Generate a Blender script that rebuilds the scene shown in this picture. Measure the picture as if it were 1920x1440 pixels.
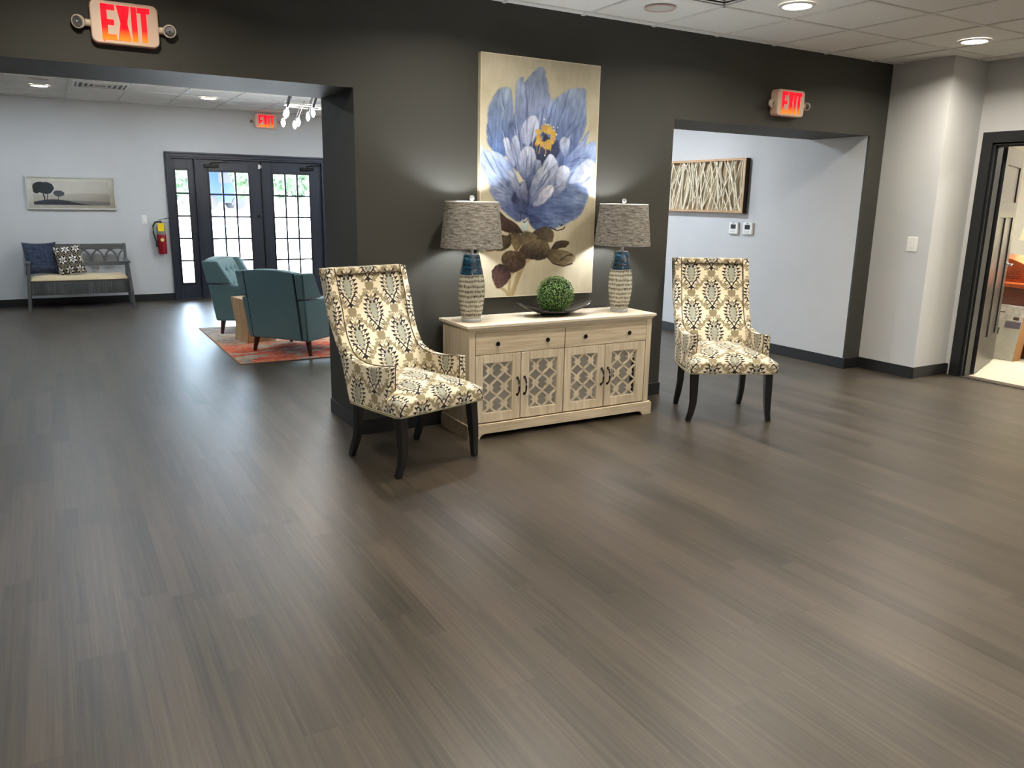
import bpy, bmesh, math, random
import numpy as np
from mathutils import Vector, Matrix, noise as mnoise
R = math.radians; PI = math.pi
random.seed(7); rng = np.random.RandomState(7)
for o in list(bpy.data.objects): bpy.data.objects.remove(o)
S = bpy.context.scene; COL = S.collection

# ---------------------------------------------------------------- camera
H = 1.5
yaw, pitch, roll = R(30.3135), R(13.155), R(1.023)
Fw = Vector((math.sin(yaw)*math.cos(pitch), math.cos(yaw)*math.cos(pitch), -math.sin(pitch)))
r0 = Vector((math.cos(yaw), -math.sin(yaw), 0)); u0 = r0.cross(Fw)
rr = math.cos(roll)*r0 + math.sin(roll)*u0; uu = -math.sin(roll)*r0 + math.cos(roll)*u0
cam = bpy.data.objects.new('camera', bpy.data.cameras.new('camera')); COL.objects.link(cam)
cam.data.sensor_width = 36; cam.data.lens = 36*1474/1920
cam.matrix_world = Matrix(((rr.x, uu.x, -Fw.x, 0), (rr.y, uu.y, -Fw.y, 0), (rr.z, uu.z, -Fw.z, H), (0, 0, 0, 1)))
cam.data.clip_start = .05; cam.data.clip_end = 400
S.camera = cam
# ---------------------------------------------------------------- view + world + sun
vs = S.view_settings; vs.view_transform = 'Standard'; vs.look = 'None'; vs.gamma = 1; vs.use_curve_mapping = False
vs.exposure = 0.0
W = bpy.data.worlds.new('sky'); S.world = W; W.use_nodes = True
bg = W.node_tree.nodes['Background']; bg.inputs[0].default_value = (.62, .80, 1, 1); bg.inputs[1].default_value = 30.0
sun = bpy.data.objects.new('sun', bpy.data.lights.new('sun', 'SUN')); COL.objects.link(sun)
sun.data.energy = 95; sun.data.angle = R(.6); sun.data.color = (1, .96, .9)
sun.rotation_euler = (R(38), 0, R(-25))      # shines towards +Y, away over the roof

# light levels
E_NEAR, E_FAR, E_HALL, E_OFF = 26.5, 18.0, 54.0, 190.0
C_NEAR, C_FAR = (1, .925, .79), (.78, .89, 1)

# ---------------------------------------------------------------- helpers
def lin(c):
    return tuple((v/12.92 if v <= .04045 else ((v+.055)/1.055)**2.4) for v in (x/255 for x in c))
def link(o, parent=None):
    COL.objects.link(o)
    if parent: o.parent = parent
    return o
def tag(o, label=None, cat=None, group=None, kind=None):
    if label: o['label'] = label
    if cat: o['category'] = cat
    if group: o['group'] = group
    if kind: o['kind'] = kind
    return o
def empty(name, loc=(0, 0, 0), rz=0, label=None, cat=None, group=None):
    o = link(bpy.data.objects.new(name, None)); o.location = loc; o.rotation_euler = (0, 0, rz)
    o.empty_display_size = .05
    return tag(o, label, cat, group)
def dup(root, loc, rz=None, label=None):
    r = root.copy(); COL.objects.link(r); r.location = loc
    if rz is not None: r.rotation_euler = (0, 0, rz)
    if label: r['label'] = label
    for ch in list(root.children):
        c = ch.copy(); COL.objects.link(c); c.parent = r
        for g in list(ch.children):
            d = g.copy(); COL.objects.link(d); d.parent = c
    return r

class MB:
    def __init__(s): s.v = []; s.f = []
    def add(s, vs_, fs):
        n = len(s.v); s.v += [tuple(p) for p in vs_]; s.f += [tuple(i+n for i in f) for f in fs]; return s
    def hexa(s, p):   # 0-3 bottom ccw, 4-7 top ccw
        return s.add(p, [(3, 2, 1, 0), (4, 5, 6, 7), (0, 1, 5, 4), (1, 2, 6, 5), (2, 3, 7, 6), (3, 0, 4, 7)])
    def box(s, x0, x1, y0, y1, z0, z1):
        return s.hexa([(x0, y0, z0), (x1, y0, z0), (x1, y1, z0), (x0, y1, z0), (x0, y0, z1), (x1, y0, z1), (x1, y1, z1), (x0, y1, z1)])
    def tube(s, path, r, n=10, cap=True, sq=False):
        path = [Vector(p) for p in path]; k = len(path); rs = r if isinstance(r, (list, tuple)) else [r]*k
        up = Vector((0, 0, 1)); rings = []; base = len(s.v)
        t0 = (path[1]-path[0]).normalized()
        if abs(t0.dot(up)) > .9: up = Vector((0, 1, 0))
        for i, p in enumerate(path):
            t = (path[min(i+1, k-1)]-path[max(i-1, 0)]).normalized()
            a = t.cross(up)
            if a.length < 1e-6: a = Vector((1, 0, 0))
            a.normalize(); b = a.cross(t).normalized()
            for j in range(n):
                th = 2*PI*j/n + (PI/4 if sq else 0)
                s.v.append(tuple(p + rs[i]*(math.cos(th)*a+math.sin(th)*b)))
        for i in range(k-1):
            for j in range(n):
                a0 = base+i*n+j; a1 = base+i*n+(j+1) % n
                s.f.append((a0, a1, a1+n, a0+n))
        if cap:
            s.f.append(tuple(base+j for j in reversed(range(n)))); s.f.append(tuple(base+(k-1)*n+j for j in range(n)))
        return s
    def lathe(s, prof, c=(0, 0, 0), n=32, axis='z', cap=True):
        base = len(s.v)
        for r, h in prof:
            for j in range(n):
                th = 2*PI*j/n; a = r*math.cos(th); b = r*math.sin(th)
                s.v.append({'z': (c[0]+a, c[1]+b, c[2]+h), 'y': (c[0]+a, c[1]-h, c[2]+b), 'x': (c[0]+h, c[1]+a, c[2]+b)}[axis])
        for i in range(len(prof)-1):
            for j in range(n):
                a0 = base+i*n+j; a1 = base+i*n+(j+1) % n
                s.f.append((a0, a1, a1+n, a0+n))
        if cap:
            s.f.append(tuple(base+j for j in reversed(range(n)))); s.f.append(tuple(base+(len(prof)-1)*n+j for j in range(n)))
        return s
    def prism(s, poly, a, b, axis='y'):
        f = {'y': lambda p, t: (p[0], t, p[1]), 'x': lambda p, t: (t, p[0], p[1]), 'z': lambda p, t: (p[0], p[1], t)}[axis]
        n = len(poly); base = len(s.v)
        s.v += [f(p, a) for p in poly]+[f(p, b) for p in poly]
        s.f.append(tuple(base+i for i in range(n))); s.f.append(tuple(base+n+i for i in reversed(range(n))))
        for i in range(n): s.f.append((base+(i+1) % n, base+i, base+n+i, base+n+(i+1) % n))
        return s
    def sphere(s, c, r, n=12, m=8, sc=(1, 1, 1)):
        prof = [(r*math.sin(PI*i/m), -r*math.cos(PI*i/m)) for i in range(m+1)]
        base = len(s.v)
        for q, h in prof:
            for j in range(n):
                th = 2*PI*j/n; s.v.append((c[0]+q*math.cos(th)*sc[0], c[1]+q*math.sin(th)*sc[1], c[2]+h*sc[2]))
        for i in range(m):
            for j in range(n):
                a0 = base+i*n+j; a1 = base+i*n+(j+1) % n; s.f.append((a0, a1, a1+n, a0+n))
        return s
    def build(s, name, mat, parent=None, bevel=0, segs=2, smooth=True, angle=35):
        me = bpy.data.meshes.new(name); me.from_pydata(s.v, [], s.f)
        bm = bmesh.new(); bm.from_mesh(me); bmesh.ops.remove_doubles(bm, verts=bm.verts, dist=1e-6)
        bmesh.ops.recalc_face_normals(bm, faces=bm.faces); bm.to_mesh(me); bm.free()
        if smooth:
            me.shade_smooth(); me.set_sharp_from_angle(angle=R(angle))
        me.materials.append(mat)
        o = link(bpy.data.objects.new(name, me), parent)
        if bevel:
            m = o.modifiers.new('bevel', 'BEVEL'); m.width = bevel; m.segments = segs; m.limit_method = 'ANGLE'; m.angle_limit = R(30)
            m.harden_normals = False
        return o
def struct(name, mb, mat, parent=None, **k):
    o = mb.build(name, mat, parent, **k)
    if parent is None: o['kind'] = 'structure'
    return o

# ---------------------------------------------------------------- materials
class NT:
    def __init__(s, name):
        s.m = bpy.data.materials.new(name); s.m.use_nodes = True; s.t = s.m.node_tree; s.b = s.t.nodes['Principled BSDF']
    def n(s, typ, **k):
        nd = s.t.nodes.new(typ)
        for a, v in k.items(): setattr(nd, a, v)
        return nd
    def lk(s, a, b): s.t.links.new(a, b)
    def put(s, sock, v):
        if isinstance(v, bpy.types.NodeSocket): s.lk(v, sock)
        elif isinstance(v, (tuple, list)) and len(v) == 3 and sock.type == 'RGBA': sock.default_value = (*v, 1)
        else: sock.default_value = v
    def math(s, op, a, b=0, c=None):
        nd = s.n('ShaderNodeMath', operation=op); s.put(nd.inputs[0], a); s.put(nd.inputs[1], b)
        if c is not None: s.put(nd.inputs[2], c)
        return nd.outputs[0]
    def coord(s, kind='Object'): return s.n('ShaderNodeTexCoord').outputs[kind]
    def mapping(s, vec, sc=(1, 1, 1), rot=(0, 0, 0)):
        nd = s.n('ShaderNodeMapping'); s.lk(vec, nd.inputs[0]); nd.inputs['Scale'].default_value = sc; nd.inputs['Rotation'].default_value = rot
        return nd.outputs[0]
    def noise(s, vec, scale=5, detail=3, rough=.5, dist=0):
        nd = s.n('ShaderNodeTexNoise'); s.lk(vec, nd.inputs['Vector']); nd.inputs['Scale'].default_value = scale
        nd.inputs['Detail'].default_value = detail; nd.inputs['Roughness'].default_value = rough; nd.inputs['Distortion'].default_value = dist
        return nd.outputs[0]
    def ramp(s, fac, stops, interp='LINEAR'):
        nd = s.n('ShaderNodeValToRGB'); s.lk(fac, nd.inputs[0]); cr = nd.color_ramp; cr.interpolation = interp
        while len(cr.elements) < len(stops): cr.elements.new(.5)
        for e, (p, c) in zip(cr.elements, stops): e.position = p; e.color = (*c, 1)
        return nd.outputs[0]
    def mix(s, fac, a, b, blend='MIX'):
        nd = s.n('ShaderNodeMix', data_type='RGBA', blend_type=blend)
        s.put(nd.inputs[0], fac); s.put(nd.inputs[6], a); s.put(nd.inputs[7], b); return nd.outputs[2]
    def bump(s, h, st=.1, d=.01):
        nd = s.n('ShaderNodeBump'); nd.inputs['Strength'].default_value = st; nd.inputs['Distance'].default_value = d
        s.lk(h, nd.inputs['Height']); s.lk(nd.outputs[0], s.b.inputs['Normal'])
    def set(s, **k):
        for a, v in k.items(): s.put(s.b.inputs[{'col': 'Base Color', 'rough': 'Roughness', 'metal': 'Metallic', 'spec': 'Specular IOR Level', 'trans': 'Transmission Weight', 'ior': 'IOR', 'sheen': 'Sheen Weight', 'coat': 'Coat Weight', 'ecol': 'Emission Color', 'est': 'Emission Strength'}[a]], v)
        return s
def plain(name, rgb, rough=.5, metal=0, spec=.5, var=.06, sc=30, bump=0, bsc=200):
    t = NT(name); c = lin(rgb); v = t.coord()
    nz = t.noise(v, sc, 3)
    t.set(col=t.ramp(nz, [(.3, tuple(x*(1-var) for x in c)), (.7, tuple(min(1, x*(1+var)) for x in c))]), rough=rough, metal=metal, spec=spec)
    if bump: t.bump(t.noise(v, bsc, 2), bump, .002)
    return t.m
def emis(name, rgb, st, rough=.4):
    t = NT(name); t.set(col=lin(rgb), ecol=lin(rgb), est=st, rough=rough); return t.m
def paint(name, rgb):   # rolled wall paint
    return plain(name, rgb, .62, spec=.3, var=.025, sc=2.0, bump=.12, bsc=260)
M = {}
M['dark_wall'] = paint('charcoal paint', (62, 61, 56))
M['gray_wall'] = paint('light gray paint', (198, 198, 198))
M['office_wall'] = paint('white paint', (226, 226, 216))
M['base'] = plain('black vinyl base', (28, 28, 29), .42, var=.05)
M['black_trim'] = plain('black enamel', (30, 31, 34), .35, var=.05)
M['black_navy'] = plain('blue black enamel', (38, 42, 54), .38, var=.05)
M['tgrid'] = plain('ceiling grid white', (222, 220, 214), .5)
M['white_plastic'] = plain('white plastic', (232, 231, 226), .35, var=.02)
M['cream_plastic'] = plain('warm white plastic', (214, 200, 180), .4, var=.02)
M['black_metal'] = plain('black iron', (22, 20, 20), .35, .6)
M['chrome'] = plain('chrome', (205, 205, 208), .12, 1, var=.01)
M['lens'] = emis('lit diffuser', (255, 246, 232), 14)
M['black_leg'] = plain('black lacquered wood', (20, 18, 18), .3, var=.1)
M['walnut'] = plain('red brown wood', (74, 34, 24), .4, var=.2, sc=60)
M['clear'] = None
t = NT('clear acrylic'); t.set(col=(.93, .93, .92), trans=.55, rough=.05, ior=1.45); M['clear'] = t.m
t = NT('window glass'); g = t.n('ShaderNodeBsdfTransparent'); gl = t.n('ShaderNodeBsdfGlossy'); gl.inputs['Roughness'].default_value = .02
mx = t.n('ShaderNodeMixShader'); fr = t.n('ShaderNodeFresnel'); fr.inputs[0].default_value = 1.4
t.lk(fr.outputs[0], mx.inputs[0]); t.lk(g.outputs[0], mx.inputs[1]); t.lk(gl.outputs[0], mx.inputs[2])
t.lk(mx.outputs[0], t.t.nodes['Material Output'].inputs[0]); M['glass'] = t.m
t = NT('mirror'); t.set(col=(.72, .73, .70), metal=1, rough=.06); M['mirror'] = t.m

def ceiling_mat():
    t = NT('acoustic tile'); v = t.coord()
    fine = t.noise(v, 160, 4, .7); spots = t.noise(v, 420, 1)
    f = t.math('GREATER_THAN', spots, .66)
    c = t.ramp(fine, [(.3, lin((226, 225, 220))), (.7, lin((240, 239, 235)))])
    t.set(col=t.mix(t.math('MULTIPLY', f, .35), c, lin((150, 147, 140))), rough=.85, spec=.15)
    t.bump(fine, .25, .003); return t.m
M['tile'] = ceiling_mat()

def floor_mat():
    t = NT('grey vinyl plank'); v = t.coord(); sx = t.n('ShaderNodeSeparateXYZ'); t.lk(v, sx.inputs[0]); x, y = sx.outputs[0], sx.outputs[1]
    def layer(w, L, off):
        u = t.math('DIVIDE', t.math('ADD', x, off), w); i = t.math('FLOOR', u); fu = t.math('FRACT', u)
        wn = t.n('ShaderNodeTexWhiteNoise', noise_dimensions='1D'); t.lk(t.math('ADD', i, off*31), wn.inputs['W'])
        vv = t.math('ADD', t.math('DIVIDE', y, L), wn.outputs[0]); j = t.math('FLOOR', vv); fv = t.math('FRACT', vv)
        cb = t.n('ShaderNodeCombineXYZ'); t.lk(i, cb.inputs[0]); t.lk(j, cb.inputs[1])
        w2 = t.n('ShaderNodeTexWhiteNoise', noise_dimensions='2D'); t.lk(cb.outputs[0], w2.inputs['Vector'])
        return i, fu, j, fv, w2.outputs[0], w2.outputs[1]
    i, fu, j, fv, tone, tcol = layer(.184, 1.22, 10.0)          # boards
    _, fu2, _, fv2, tone2, _ = layer(.092, 1.22, 10.04)       # printed strips inside each board
    cb = t.n('ShaderNodeCombineXYZ')
    t.lk(t.math('MULTIPLY', x, 74), cb.inputs[0]); t.lk(t.math('MULTIPLY', y, 1.5), cb.inputs[1]); t.lk(t.math('ADD', t.math('MULTIPLY', tone, 17), t.math('MULTIPLY', tone2, 9)), cb.inputs[2])
    grain = t.noise(cb.outputs[0], 1.0, 6, .62, .35)
    cb2 = t.n('ShaderNodeCombineXYZ')
    t.lk(t.math('MULTIPLY', x, 9), cb2.inputs[0]); t.lk(t.math('MULTIPLY', y, 1.1), cb2.inputs[1]); t.lk(t.math('MULTIPLY', tone, 23), cb2.inputs[2])
    broad = t.noise(cb2.outputs[0], 1.0, 3, .5, .6)
    k = t.math('ADD', t.math('MULTIPLY', tone, .13), t.math('MULTIPLY', tone2, .09))
    k = t.math('ADD', k, t.math('MULTIPLY', grain, 1.15)); k = t.math('ADD', k, t.math('MULTIPLY', broad, .35)); k = t.math('SUBTRACT', k, .455)
    # saw kerf marks across some strips
    wv = t.math('SINE', t.math('MULTIPLY', y, 620)); msk = t.math('MULTIPLY', t.math('GREATER_THAN', t.noise(cb2.outputs[0], 1.4, 2), .56), t.math('GREATER_THAN', tone2, .55))
    k = t.math('ADD', k, t.math('MULTIPLY', t.math('MULTIPLY', wv, msk), .035))
    col = t.ramp(k, [(.16, lin((28, 23, 16))), (.42, lin((58, 50, 38))), (.62, lin((76, 67, 53))), (.90, lin((104, 93, 76)))])
    hue = t.mix(t.math('MULTIPLY', tone2, .22), col, lin((104, 92, 86)))
    seam = t.math('MAXIMUM', t.math('LESS_THAN', t.math('MINIMUM', fu, t.math('SUBTRACT', 1, fu)), .006), t.math('LESS_THAN', fv, .0018))
    seam2 = t.math('LESS_THAN', t.math('MINIMUM', fu2, t.math('SUBTRACT', 1, fu2)), .010)
    c = t.mix(t.math('MULTIPLY', seam, .65), hue, lin((34, 31, 29)))
    c = t.mix(t.math('MULTIPLY', seam2, .42), c, lin((40, 37, 35)))
    rgh = t.math('ADD', t.math('MULTIPLY', grain, .10), .33)
    t.set(col=c, rough=rgh, spec=.85)
    fine = t.noise(v, 210, 3, .6)
    big = t.noise(v, 5, 2)
    hh = t.math('ADD', t.math('MULTIPLY', grain, .5), t.math('MULTIPLY', fine, .5)); hh = t.math('SUBTRACT', hh, t.math('MULTIPLY', seam, .6))
    t.bump(hh, .30, .0022); return t.m
M['floor'] = floor_mat()

def wood(name, c1, c2, sc=(60, 60, 3), rough=.5, spec=.4):
    t = NT(name); v = t.mapping(t.coord(), sc); g = t.noise(v, 1, 5, .6, .4); f = t.noise(v, .22, 2)
    t.set(col=t.ramp(t.math('ADD', t.math('MULTIPLY', g, .7), t.math('MULTIPLY', f, .3)), [(.32, lin(c1)), (.68, lin(c2))]), rough=rough, spec=spec); t.bump(g, .08, .002); return t.m
M['oak_v'] = wood('washed oak upright grain', (176, 160, 134), (222, 208, 184), (55, 55, 3))
M['oak_h'] = wood('washed oak level grain', (168, 151, 124), (220, 205, 180), (3, 55, 60))
M['oak_top'] = wood('washed oak top', (200, 187, 164), (228, 216, 196), (3, 45, 60))
M['gray_wood'] = wood('weathered gray wood', (60, 60, 60), (94, 94, 93), (4, 50, 50), .5)
M['gray_wood_v'] = wood('weathered gray wood upright', (60, 60, 60), (94, 94, 93), (50, 50, 4), .5)
M['pine'] = wood('pale solid wood', (172, 138, 98), (214, 182, 138), (45, 45, 3), .55)
M['cherry'] = wood('cherry veneer', (140, 62, 30), (186, 92, 46), (3, 40, 40), .35)
M['picture_wood'] = wood('natural oak moulding', (176, 134, 92), (206, 166, 122), (40, 6, 40), .5)
M['cream_stick'] = plain('cream painted sticks', (240, 230, 205), .6)
M['linen'] = plain('tan backing', (166, 146, 116), .9, var=.1, sc=200)
M['dark_side'] = plain('dark brown edge', (52, 34, 26), .6)
M['silver_frame'] = plain('pale silver frame', (196, 194, 186), .4, .1)

def fabric(name, c1, c2, sc=260, sheen=.3, bump=.35):
    t = NT(name); v = t.coord(); a = t.noise(v, sc, 3, .7)
    t.set(col=t.ramp(a, [(.35, lin(c1)), (.65, lin(c2))]), rough=.9, spec=.2, sheen=sheen); t.bump(a, bump, .002); return t.m
M['teal'] = fabric('teal tweed', (86, 114, 120), (108, 140, 145))
M['teal_dark'] = plain('seam shadow thread', (24, 38, 44), .9)
M['bench_cushion'] = fabric('tan ribbed cushion', (188, 168, 132), (212, 194, 158))
M['thread'] = plain('welt cord', (176, 170, 140), .6)

def vcol(name, rough=.8, spec=.2, bump=.15, sc=500, sheen=0, coat=0):
    t = NT(name); a = t.n('ShaderNodeAttribute', attribute_name='pigment'); nz = t.noise(t.coord(), sc, 2)
    t.set(col=a.outputs[0], rough=rough, spec=spec, sheen=sheen, coat=coat)
    if bump: t.bump(nz, bump, .001)
    return t.m
M['damask'] = vcol('woven damask', .85, .2, .25, 700, .15)
M['canvas'] = vcol('painted canvas', .6, .3, .15, 600)
M['print'] = vcol('printed paper', .5, .3, 0)
M['pillow_blue'] = vcol('stitched denim', .95, .1, .3, 500, .2)
M['pillow_mono'] = vcol('printed cotton', .9, .1, .2, 500)
M['rug'] = vcol('woven rug', .95, .1, .5, 400, .2)

def set_pigment(me, cols):
    at = me.color_attributes.new('pigment', 'FLOAT_COLOR', 'POINT')
    a = np.ones((len(me.vertices), 4), np.float32); a[:, :3] = cols; at.data.foreach_set('color', a.ravel())
def tolin(c):
    c = np.clip(np.asarray(c, float)/255, 0, 1); return np.where(c <= .04045, c/12.92, ((c+.055)/1.055)**2.4)
def grid_mesh(name, nx, ny, f, mat, parent=None, smooth=True):
    u, v = np.meshgrid(np.linspace(0, 1, nx), np.linspace(0, 1, ny)); P = f(u.ravel(), v.ravel())
    idx = np.arange(nx*ny).reshape(ny, nx)
    q = np.stack([idx[:-1, :-1], idx[:-1, 1:], idx[1:, 1:], idx[1:, :-1]], -1).reshape(-1, 4)
    me = bpy.data.meshes.new(name); me.from_pydata([], [], [])
    me.vertices.add(len(P)); me.vertices.foreach_set('co', np.asarray(P, np.float32).ravel())
    me.loops.add(q.size); me.loops.foreach_set('vertex_index', q.ravel().astype(np.int32))
    me.polygons.add(len(q)); me.polygons.foreach_set('loop_start', np.arange(0, q.size, 4, dtype=np.int32))
    me.update(calc_edges=True); me.validate()
    if smooth: me.shade_smooth()
    me.materials.append(mat)
    return link(bpy.data.objects.new(name, me), parent), u.ravel(), v.ravel()
def vnoise(x, y, s=1, seed=0):
    x = np.asarray(x)*s+seed*17.3; y = np.asarray(y)*s+seed*7.1
    xi = np.floor(x).astype(int); yi = np.floor(y).astype(int); fx = x-xi; fy = y-yi
    fx = fx*fx*(3-2*fx); fy = fy*fy*(3-2*fy)
    T = np.random.RandomState(seed+3).rand(256, 256); g = lambda a, b: T[a % 256, b % 256]
    return (g(xi, yi)*(1-fx)+g(xi+1, yi)*fx)*(1-fy)+(g(xi, yi+1)*(1-fx)+g(xi+1, yi+1)*fx)*fy
def fbm(x, y, s=1, seed=0, o=4):
    return sum(vnoise(x, y, s*2**k, seed+k)*.5**k for k in range(o))/sum(.5**k for k in range(o))
def pdist(x, y, poly):   # signed distance to polygon, negative inside
    P = np.array(poly, float); Q = np.roll(P, -1, 0); d = np.full(x.shape, 1e9); ins = np.zeros(x.shape, bool)
    for (ax, ay), (bx, by) in zip(P, Q):
        ex, ey = bx-ax, by-ay; t_ = np.clip(((x-ax)*ex+(y-ay)*ey)/(ex*ex+ey*ey+1e-12), 0, 1)
        d = np.minimum(d, np.hypot(x-ax-t_*ex, y-ay-t_*ey))
        c = ((ay > y) != (by > y)); ins ^= c & (x < (bx-ax)*(y-ay)/((by-ay) if by != ay else 1e-12)+ax)
    return np.where(ins, -d, d)
def smoothpoly(poly, k=4):
    P = np.array(poly, float); n = len(P); out = []
    for i in range(n):
        p0, p1, p2, p3 = P[i-1], P[i], P[(i+1) % n], P[(i+2) % n]
        for s in range(k):
            t_ = s/k; out.append(.5*((2*p1)+(-p0+p2)*t_+(2*p0-5*p1+4*p2-p3)*t_**2+(-p0+3*p1-3*p2+p3)*t_**3))
    return np.array(out)
def voxel(mb, name, mat, parent, size, smooth_it=6, fac=.5):
    """fuse overlapping blocks of upholstery into one soft skin"""
    o = mb.build('soft_form', mat, None, smooth=False)
    m = o.modifiers.new('r', 'REMESH'); m.mode = 'VOXEL'; m.voxel_size = size
    s_ = o.modifiers.new('s', 'SMOOTH'); s_.factor = fac; s_.iterations = smooth_it
    bpy.context.view_layer.update()
    dg = bpy.context.evaluated_depsgraph_get(); me = bpy.data.meshes.new_from_object(o.evaluated_get(dg))
    bpy.data.objects.remove(o); me.name = name; me.shade_smooth()
    if not len(me.materials): me.materials.append(mat)
    return link(bpy.data.objects.new(name, me), parent)
def arr(me):
    n = len(me.vertices); co = np.empty(n*3, np.float32); me.vertices.foreach_get('co', co)
    no = np.empty(n*3, np.float32); me.vertex_normals.foreach_get('vector', no); return co.reshape(-1, 3), no.reshape(-1, 3)

# ================================================================ SETTING
ZC = 2.72; YW = 4.72; YB = 5.36; XJ = 1.64; XO = 4.12; XH = 6.39; XR = 6.60; YF = 12.35; ZH = 2.13; ZH2 = 2.112
XD = 7.09; XL = -3.2; YR = -3.4
struct('floor', MB().box(XL-.15, XD+.13, YR-.15, YF+.02, -.12, 0), M['floor'], smooth=False)
struct('floor', MB().box(XD+.13, 11.4, 1.0, 6.4, -.12, -.002), None or plain('office carpet', (176, 170, 150), .95, var=.22, sc=55, bump=.5, bsc=300), smooth=False).name = 'floor_office'
# ceilings: tile field + grid bars
def ceiling(name, x0, x1, y0, y1, z, ox, oy):
    struct(name, MB().box(x0, x1, y0, y1, z+.004, z+.16), M['tile'], smooth=False)
    g = MB(); k = math.ceil((x0-ox)/.61)
    while ox+k*.61 < x1: x = ox+k*.61; g.box(x-.012, x+.012, y0, y1, z-.003, z+.006); k += 1
    k = math.ceil((y0-oy)/.61)
    while oy+k*.61 < y1: y = oy+k*.61; g.box(x0, x1, y-.012, y+.012, z-.0034, z+.006); k += 1
    return g
def grid_bars(n, g): struct('trim_%d' % n, g, M['tgrid'], smooth=False)
grid_bars(1, ceiling('ceiling', XL, XD+.13, YR, YW, ZC, 3.868, 4.02))
grid_bars(2, ceiling('ceiling_far', XL, XH, YB, YF, 2.69, .98, 10.25))
struct('ceiling_office', MB().box(XD+.13, 11.4, 1.0, 6.4, 2.72, 2.88), M['tile'], smooth=False)
# main dark wall with both wide openings
wl = MB(); XA = -1.35
wl.box(XL, XA, YW, YB, 0, ZC+.1); wl.box(XA, XJ, YW, YB, ZH, ZC+.1); wl.box(XJ, XO, YW, YB, 0, ZC+.1)
wl.box(XO, XH, YW, YB, ZH2, ZC+.1); wl.box(XH, XR, YW, YW+.02, 0, ZC+.1)
struct('wall_main', wl, M['dark_wall'], smooth=False)
struct('wall_hall', MB().box(XH, XR, YW+.02, YF, 0, ZC+.1), M['gray_wall'], smooth=False)
struct('wall_right', MB().box(XR, XD, 4.16, 4.95, 0, ZC+.1).box(XD, XD+.13, 4.02, 4.95, 0, ZC+.1).box(XD, XD+.13, 3.04, 4.02, 2.04, ZC+.1)
       .box(XD, XD+.13, YR, 3.04, 0, ZC+.1), M['gray_wall'], smooth=False)
struct('wall_left', MB().box(XL-.15, XL, YR, YF, 0, ZC+.1), M['gray_wall'], smooth=False)
struct('wall_rear', MB().box(XL, XD+.13, YR-.15, YR, 0, ZC+.1), M['gray_wall'], smooth=False)
DX0, DX1, DZ = 1.51, 4.17, 2.08
struct('wall_far', MB().box(XL-.15, DX0+.04, YF, YF+.2, 0, ZC+.1).box(DX0+.04, DX1-.04, YF, YF+.2, DZ-.03, ZC+.1).box(DX1-.04, XR, YF, YF+.2, 0, ZC+.1), M['gray_wall'], smooth=False)
struct('wall_office', MB().box(11.4, 11.5, 1, 6.4, 0, 2.8).box(XD+.13, 11.5, 6.4, 6.5, 0, 2.8).box(XD+.13, 11.5, .9, 1, 0, 2.8).box(XR+.01, XD+.14, 4.95, 6.5, 0, 2.8).box(XD+.13, XD+.14, 4.12, 4.96, 0, 2.8), M['office_wall'], smooth=False)
# baseboards
def bb(name, *segs):
    m = MB()
    for x0, x1, y0, y1 in segs: m.box(x0, x1, y0, y1, 0, .10)
    struct(name, m, M['base'], bevel=.003)
T = .009
bb('baseboard_main', (XJ-T, XO+T, YW-T, YW), (XL, XA+T, YW-T, YW), (XJ-T, XJ, YW, YB), (XO, XO+T, YW, YB))
bb('baseboard_hall', (XH-T, XH, YW-T, YF), (XH, XR-T, YW-T, YW))
bb('baseboard_right', (XR-T, XR, 4.16-T, YW), (XR-T, XD-T, 4.16-T, 4.16), (XD-T, XD, 4.13, 4.16), (XD-T, XD, YR, 2.94))
bb('baseboard_far', (XL, DX0, YF-T, YF), (DX1, XH-T, YF-T, YF))
bb('baseboard_left', (XL, XL+T, YR, YF)); bb('baseboard_rear', (XL, XD, YR, YR+T))

# ---------------- far entrance: casing, two glazed doors, side lights
FY = YF
tr = MB()
for a, b, d in ((0, .022, .05), (.022, .060, .030), (.060, .085, .018)):
    tr.box(DX0+a, DX0+b, FY-d, FY, 0, DZ-a); tr.box(DX1-b, DX1-a, FY-d, FY, 0, DZ-a); tr.box(DX0+b, DX1-b, FY-d, FY, DZ-b, DZ-a)
tr.box(1.893, 1.907, FY-.045, FY+.09, 0, DZ-.085).box(1.907, 1.935, FY-.02, FY+.09, 0, DZ-.085)
tr.box(3.735, 3.765, FY-.045, FY+.09, 0, DZ-.085)
tr.box(DX0+.05, DX1-.05, FY, FY+.1, DZ-.085, DZ-.04).box(DX0+.05, DX1-.05, FY+.067, FY+.1, DZ-.12, DZ-.08).box(1.85, 1.95, FY+.067, FY+.1, 0, DZ-.1).box(3.70, 3.78, FY+.067, FY+.1, 0, DZ-.1).box(DX0+.04, DX0+.1, FY, FY+.1, 0, DZ-.05).box(DX1-.1, DX1-.04, FY, FY+.1, 0, DZ-.05).box(DX0+.04, DX1-.04, FY-.01, FY+.12, 0, .02)
struct('trim_3', tr, M['black_navy'], bevel=.004)
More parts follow.
